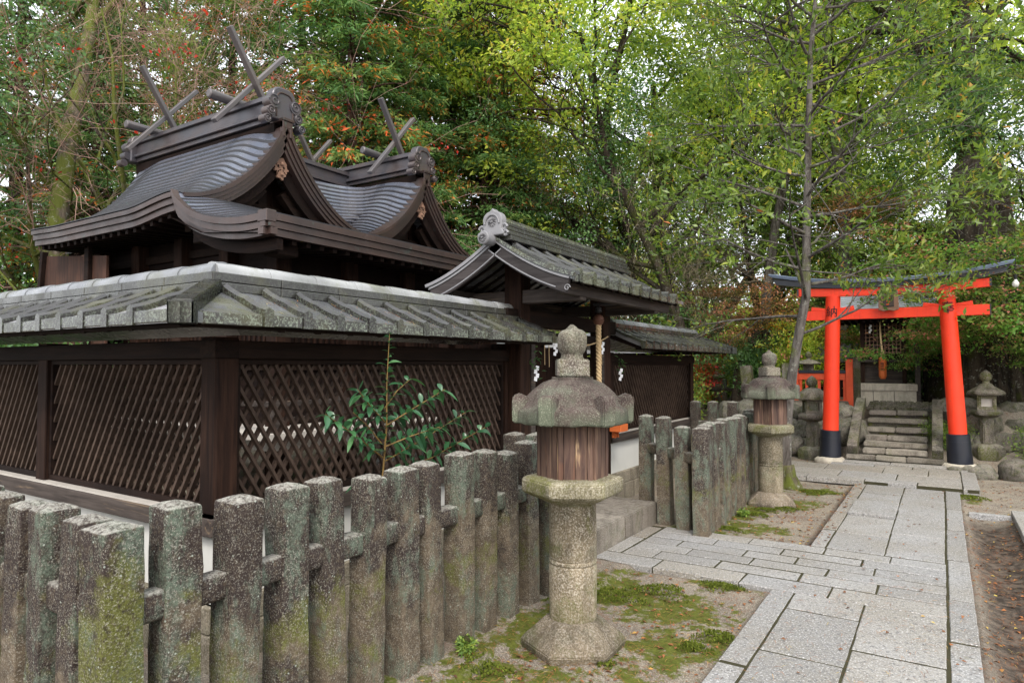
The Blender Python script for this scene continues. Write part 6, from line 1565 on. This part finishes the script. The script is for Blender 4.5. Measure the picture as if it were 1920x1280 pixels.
dupput(b1, 5.5, 17.5, 1.0, 1.4, label='yellow-green tree at the upper right corner')
dupput(b2, -17.5, 27, 1.3, 1.1, label='taller light crown far behind the middle of the wood')
dupput(b1, 9.5, 22, 1.2, 2.2, label='light green tree beyond the right edge')
b3 = broad(43, 8, label='dark evergreen tree low behind the far wall roof', mat='leaf_dark', r0=.14, leaf=(.10, .05), t0=.15, per=70, spread=.45, gap=.08)
put(b3, -24.5, 18.5, .85, .6)
b6 = broad(46, 8, label='mid green round-crowned tree behind the red gate top beam', mat='leaf_green', r0=.13, leaf=(.12, .06), t0=.12, per=80, spread=.45, gap=.05)
put(b6, -4.5, 19.5, .66, .6)
dupput(b6, -12.5, 20.5, 1.05, 3.8, label='mid green tree under the pale crowns left of the slim tree')
dupput(b6, 1.0, 19, .62, .2, label='mid green tree behind the right part of the red gate')
dupput(b2, -24.6, 17.5, .62, 2.9, label='yellow-green tree directly behind the gate roof ridge')
dupput(b1, -18.0, 15.5, .8, 5.6, label='nearest yellow-green tree above the far wall roof')

dupput(b3, 6.5, 16.5, .8, 1.9, label='dark evergreen beyond the right gate pillar')
dupput(b3, -18.5, 24, 1.0, 1.5, label='dark evergreen in the gap behind the garden lantern')
dupput(b3, -73.0, 15, .8, 1.5, label='dark evergreen low at the left edge behind the wall')
b4 = broad(44, 12, label='big dark-trunked tree with mossy crooked limbs at upper right', mat='leaf_green', bark='bark_dark', r0=.42, lean=-.05, t0=.42, gap=.35, per=45, nn=(8, 4, 4), ln=(.36, .55, .55)); put(b4, 0.15, 15.8, 1.0, 1.0)
b5 = broad(45, 12, label='smooth grey double trunk behind the slim tree', mat='leaf_green', bark='bark_grey', r0=.17, lean=-.02, t0=.6, gap=.3, per=45, nn=(7, 4, 4), ln=(.3, .55, .55), name='grey_trunk_tree'); put(b5, -7.4, 17.5, 1.15, 2.2)
dupput(b5, -12.2, 18.5, 1.0, .7, label='mossy greenish trunk between the lanterns in the wood')
dupput(b4, -17.5, 21, .85, 3.7, label='dark crooked tree with horizontal limbs in the middle distance')
# brown trunk shape filling a blurred patch above the right end of the red gate
g_ = np.random.default_rng(9); ot = thing('smear_trunk', 'thick furrowed brown trunk shape standing in for a blurred smear above the right end of the red gate', 'trunk stand-in', (0, 0, 0)); mb = MB()
def fur(a, z): return 1 + .07 * math.sin(a * 9 + z * .8) + .05 * math.sin(a * 17 - z * 1.3) + .03 * math.sin(a * 5 + z * 3)
mb.lathe([(.72, -.3), (.58, .4), (.50, 1.2), (.47, 2.4), (.46, 3.2), (.42, 3.9), (.33, 4.35), (.18, 4.55), (.02, 4.6)], 72, mod=fur); me = mb.mesh('trunk', smooth=True)
roughen(me, .05, 1.6, 2); link('trunk', me, ot, M['bark_dark']); put(ot, 2.35, 14.6, 1, 0)
# bare beige shrubs beyond the far wall
bs = bare(51, 4.2, mat='twig_beige', bark='bark_dark', label='tangle of beige leafless branches right of the far wall roof', r0=.07, lean=(.1, .1), cat='bare shrub', name='bare_shrub', nn=(8, 5, 4, 3)); put(bs, -19.0, 17, 1.0, .5)
dupput(bs, -17.3, 23, 1.25, 2.2, label='taller bare beige shrub among the evergreens')
dupput(bs, -22.5, 20.5, 1.2, 3.6, label='bare beige thicket behind the far wall')
# maples
def maple(seed, mat, label, H=3.2, n=60, per=60, leaf=(.055, .04), spread=.26):
    g = np.random.default_rng(seed); tubes = []; tips = []
    P = dict(levels=3, n=(9, 5, 3), len=(.62, .5, .5), ang=[78, 45, 40], up=.0, wob=.14, steps=6, t0=.25, rmin=.006, flat=.45)
    grow(g, np.array([0, 0, -.1]), unit(np.array([.15, .1, 1.0])), H, .07, 0, P, tubes, tips)
    V, rn = puffs(g, tips, per, spread, leaf[0], leaf[1], up=.85, flat=.18, out=.6, gap=.1, cvar=.5)
    return make_tree('maple_tree', label, 'maple', tubes, quads('crown', V, rn, M[mat]), M['bark_dark'], 'maples by the terrace')
m1 = maple(61, 'leaf_maple', 'layered green maple tinged pink spreading behind the right gate pillar'); put(m1, 6.3, 13.7, .92, .4)
dupput(m1, 4.1, 14.0, .62, 3.3, label='small green maple drooping over the right stone lantern')
dupput(m1, 10.5, 13.4, .9, 2.0, label='green maple tinged pink at the right edge of the frame')
dupput(m1, 2.6, 16.6, .8, 4.2, label='low maple fringe right of the little shrine')
dupput(m1, 5.2, 15.6, 1.15, 5.2, label='taller maple behind the layered maple on the right')
m2 = maple(62, 'leaf_pink', 'pale pink maple crown above the little shrine roof', 4.2); put(m2, -3.5, 19, 1.15, .4)
dupput(m2, .8, 18, 1.1, 2.4, label='pinkish maple crown right of the brown trunk shape'); dupput(m2, 6.0, 18.5, 1.25, 3.9, label='pinkish maple at the upper right behind the bulb')
dupput(m2, -11.0, 17.5, .8, 3.0, label='small reddish maple beyond the second lantern')
m3 = maple(63, 'leaf_red', 'bright red maple spray beyond the far wall end', 2.4, per=16); put(m3, -13.6, 23.5, 1.25, 1.5); dupput(m3, -17.5, 19, 1.0, 2.5, label='small patch of red leaves above the far wall roof')
m4 = maple(64, 'leaf_gold', 'orange and yellow leafed young tree behind the left gate pillar', 3.0, per=34); put(m4, -5.4, 17.5, .85, 1.0); dupput(m4, -26.8, 15, .55, 2.0, label='small golden sapling showing beside the gate roof')
# undergrowth
u1 = bush(71, label='dark glossy bush at the left edge under the mossy trunk', mat='leaf_dark', rad=1.5, h=2.3, leaf=(.09, .04), n=12000); put(u1, -69.8, 9.8, 1.0)
dupput(u1, -66.0, 10.3, .85, 2.0, label='dark glossy bush between mossy trunk and hall roof')
dupput(u1, -68.0, 16.5, 1.5, 1.1, label='tall dark bush behind the mossy trunk at the left edge')
u2 = bush(72, label='bright green clipped bush in the distant garden', mat='leaf_green', rad=1.2, h=1.4); put(u2, -17.2, 22.0, .75)
dupput(u2, -13.6, 19.5, .45, 1.0, label='small rounded bush beside the garden lantern boulder'); dupput(u2, -19.5, 16.5, 1.1, 3.0, label='green bush right behind the end of the far wall')
dupput(u2, -15.0, 22.5, 1.3, 4.0, label='broad green bush behind the garden lantern'); dupput(u1, -11.6, 17.5, .8, 2.4, label='dark bush behind the leaning stone pillar')
dupput(u1, -8.5, 17.8, .95, 3.4, label='dark bush behind the umbrella-roofed lantern'); dupput(u1, -1.2, 18.5, .9, .4, label='dark bush behind the little shrine on its right')
dupput(u1, 3.2, 17.0, .9, 1.7, label='dark bush behind the board fence'); dupput(u1, 8.0, 15.5, 1.0, 4.7, label='dark bush at the lower right edge')
dupput(u1, -10.5, 20.0, 1.2, 5.7, label='dark bush deep in the wood left of the gate'); dupput(u2, 6.2, 12.6, .55, .9, label='low green bush between boulders and lantern at the right'); dupput(u2, .4, 12.9, .38, 1.9, label='fern-like tuft beside the right stair kerb')
dupput(u1, -22.5, 23.0, 1.4, 5.0, label='dark bush beyond the gate, low in the wood'); dupput(u1, -61, 16.0, 1.2, 5.0, label='dark bush behind the small tiled outbuilding')
u3 = bush(73, label='yellowing shrub behind the gate roof', mat='leaf_broad', rad=1.3, h=2.2, n=8000, leaf=(.09, .04)); put(u3, -20.0, 15.5, .8); dupput(u3, -19.6, 18.5, .8, 2.0, label='yellowing shrub over the far wall end'); dupput(u3, -9.5, 16.0, .8, 2.9, label='yellow-green shrub left of the slim tree trunk')
# far wood as one mass
g = np.random.default_rng(77); k = 1500; b = g.uniform(-82, 24, k); d = g.uniform(31, 52, k); top = 4.5 + 3 * np.sin(b * .21) + 3.0 * np.sin(b * .53 + 1)
zc = g.random(k) ** .85 * np.maximum(5, top); tips = [(np.array([dd * math.sin(R(bb)), dd * math.cos(R(bb)), z_]), np.array([0, 0, 1.0])) for bb, dd, z_ in zip(b, d, zc)]
V, rn = puffs(g, tips, 46, 1.15, .42, .22, up=.5, flat=.6, gap=0, cvar=.6); fw = link('far_woodland', quads('far_woodland', V, rn, M['leaf_broad']), None); tag(fw, 'hazy mass of far-off green woodland closing the view behind the trees', 'woodland', None, 'stuff')

# slim evergreen in front of the red gate
g = np.random.default_rng(88); BX, BY = -1.62, 9.35
tk = [(-1.78, -.15), (-1.77, .3), (-1.74, .9), (-1.66, 1.45), (-1.56, 2.0), (-1.47, 2.45), (-1.46, 3.3), (-1.42, 4.57), (-1.37, 5.6), (-1.30, 6.4), (-1.26, 7.3), (-1.2, 8.2)]
tr = [np.array([x - BX, .04 * math.sin(z * 2), z]) for x, z in tk]; tubes = [(tr, [.12, .078, .068, .062, .058, .055, .050, .041, .033, .025, .017, .008], 0)]; tips = []; mids = []
z = 1.95; k = 0
while z < 8.0:
    L = (np.interp(z, [1.7, 2.3, 3.5, 5, 6.5, 8], [.9, 2.3, 1.9, 1.7, 1.7, .6])) * g.uniform(.75, 1.15); a = k * 2.39 + g.uniform(-.3, .3); k += 1
    p0 = np.array([np.interp(z, [q[2] for q in tr], [q[0] for q in tr]), 0, z]); d = unit(np.array([math.cos(a), math.sin(a), g.uniform(.0, .45)]))
    P = dict(levels=2, n=(7, 4), len=(.5, .5), ang=[48, 42], up=-.005 if z < 4 else .03, wob=.10, steps=5, t0=.3, rmin=.0035, flat=.5)
    grow(g, p0, d, L, .022, 0, P, (tb := []), tips); tubes += [(p, r, l + 1) for p, r, l in tb]; z += g.uniform(.10, .17) * (1.5 if z < 3.4 else 1)
tubes.append(([np.array([-1.47 - BX, 0, 2.42]), np.array([-1.58 - BX, .02, 2.75]), np.array([-1.72 - BX, .0, 3.1])], [.03, .02, .012], 1))
T = np.array([t[0] for t in tips]); Dr = np.array([t[1] for t in tips]); kp = g.random(len(T)) > np.where(T[:, 2] > 4.6, .38, .12); T = T[kp]; Dr = Dr[kp]; n = len(T); per = 7
C = np.repeat(T, per, 0) + g.normal(0, .035, (n * per, 3)); D = np.repeat(Dr, per, 0) * .5 + g.normal(0, .55, (n * per, 3)) + [0, 0, .45]; tone = np.repeat(g.random(n), per)
V = leaf_quads(g, C, D, g.uniform(.07, .12, n * per), g.uniform(.024, .038, n * per), .35, .12)
slim = make_tree('slim_tree', 'slender evergreen with grey lichened trunk in front of the red gate', 'tree', tubes, quads('crown', V, .4 * tone + .6 * g.random(n * per), M['leaf_slim']), M['bark_grey'], None, (14, 6, 4, 3, 3)); slim.location = (BX, BY, 0)
# overhanging twigs of the same kind at the right edge
sl2 = copy_tree(slim); sl2.location = (2.3, 12.4, -.2); sl2.rotation_euler = (0, 0, 2.0); sl2.scale = (.9, .9, .9); sl2['label'] = 'slender evergreen with grey trunk at the far right beyond the hanging bulb'
mr = MB(); mr.lathe([(.22, -.05), (.17, .05), (.12, .16), (.10, .3)], 24, (0, 0, 0), mod=lambda a, z: 1 + .18 * math.sin(5 * a)); me = mr.mesh('root_flare', smooth=True); o = link('root_flare', me, slim, M['bark_moss']); o.location = (-.15, 0, -.05)

# ------------------------------------------------------------------ camellia sapling between fence and wall
sp = thing('camellia_sapling', 'upright glossy-leaved sapling with two orange leaves between fence and lattice', 'sapling', (-2.72, 2.86, 0))
g = np.random.default_rng(99); mb = MB(); lf = MB(); vals = []
stem = [(-2.72, 2.84, 0), (-2.73, 2.83, .5), (-2.72, 2.84, .9), (-2.71, 2.86, 1.2), (-2.72, 2.87, 1.45), (-2.72, 2.89, 1.74)]
mb.tube(stem, [.009, .008, .0065, .005, .0035, .002], 8)
brs = [([(-2.72, 2.84, 1.02), (-2.70, 2.62, 1.16), (-2.66, 2.36, 1.30)], 19), ([(-2.71, 2.85, 1.0), (-2.68, 3.15, 1.10), (-2.66, 3.55, 1.24)], 24), ([(-2.72, 2.84, .92), (-2.66, 3.2, .98), (-2.62, 3.72, 1.13)], 27),
       ([(-2.72, 2.86, 1.22), (-2.70, 2.72, 1.32), (-2.68, 2.60, 1.42)], 15), ([(-2.72, 2.86, 1.2), (-2.66, 3.05, 1.30), (-2.62, 3.28, 1.40)], 19), ([(-2.72, 2.85, 1.08), (-2.62, 2.98, 1.14), (-2.56, 3.16, 1.18)], 17),
       ([(-2.72, 2.85, 1.3), (-2.74, 2.98, 1.40), (-2.72, 3.08, 1.47)], 7), ([(-2.72, 2.84, .8), (-2.7, 2.95, .86), (-2.64, 3.12, .90)], 8), ([(-2.72, 2.84, .82), (-2.72, 2.72, .84), (-2.7, 2.62, .90)], 5), ([(-2.73, 2.84, 1.1), (-2.80, 2.8, 1.2), (-2.86, 2.74, 1.28)], 7), (stem[2:], 26)]
def blade(c, d, L, W, val, droop=.35):
    c = Vector(c); d = Vector(d).normalized(); nrm = (Vector((0, 0, 1)) + Vector(g.normal(size=3)) * .35); s_ = d.cross(nrm).normalized(); nn_ = s_.cross(d)
    P = []
    for i, (t, w_) in enumerate(((0, .05), (.15, .55), (.35, .95), (.55, 1.0), (.75, .75), (.9, .38), (1, .03))):
        m_ = c + d * L * t - Vector((0, 0, 1)) * droop * L * t * t; P.append([tuple(m_ + s_ * W / 2 * w_ * q + nn_ * abs(q) * W * .16 * w_) for q in (-1, 0, 1)])
    n0 = len(lf.f); lf.grid(P); vals.extend([val] * (len(lf.f) - n0))
for bi, (pts, nl) in enumerate(brs):
    nl = int(nl * 1.8)
    if bi < 10: mb.tube(pts, [.005, .0035, .002], 6)
    for k in range(nl):
        t = .12 + .9 * (k + .5) / nl; f = t * (len(pts) - 1); i = min(int(f), len(pts) - 2); f -= i
        a, b_ = Vector(pts[i]), Vector(pts[i + 1]); c = a + (b_ - a) * min(f, 1); ax = (b_ - a).normalized()
        sdv = ax.orthogonal(); sdv.rotate(Matrix.Rotation(k * 2.4 + g.uniform(-.5, .5), 3, ax)); d = ax * .5 + sdv * .9 + Vector((0, 0, .15))
        small = .6 if bi == 10 and t > .8 else 1
        blade(c, d, g.uniform(.06, .10) * small, g.uniform(.024, .036) * small, g.uniform(0, .9))
for c, d in (((-2.70, 2.80, .92), (0, -1, -.1)), ((-2.70, 2.88, .90), (.1, .8, -.5)), ((-2.66, 2.80, .72), (.3, -.2, -1))): blade(c, d, .075, .034, 1.0, .1)
mb.build('stem', M['shrub_stem'], sp, smooth_angle=60)
me = lf.mesh('foliage', ORG[sp.name], smooth=True, recalc=False); a = me.attributes.new('rnd', 'FLOAT', 'FACE'); a.data.foreach_set('value', vals); link('foliage', me, sp, M['leaf_shrub'])
# little weeds
for lab, x, y in (('small weed at the foot of the near fence posts', -2.22, 2.98), ('tiny green tuft between posts and second lantern', -1.8, 7.3)):
    w_ = bush(int(abs(x * 100)), .06, .07, 90, (.03, .012), 'leaf_green', lab, .8, 'weed', 'weed', 'weeds'); w_.location = (x, y, gz(x, y))
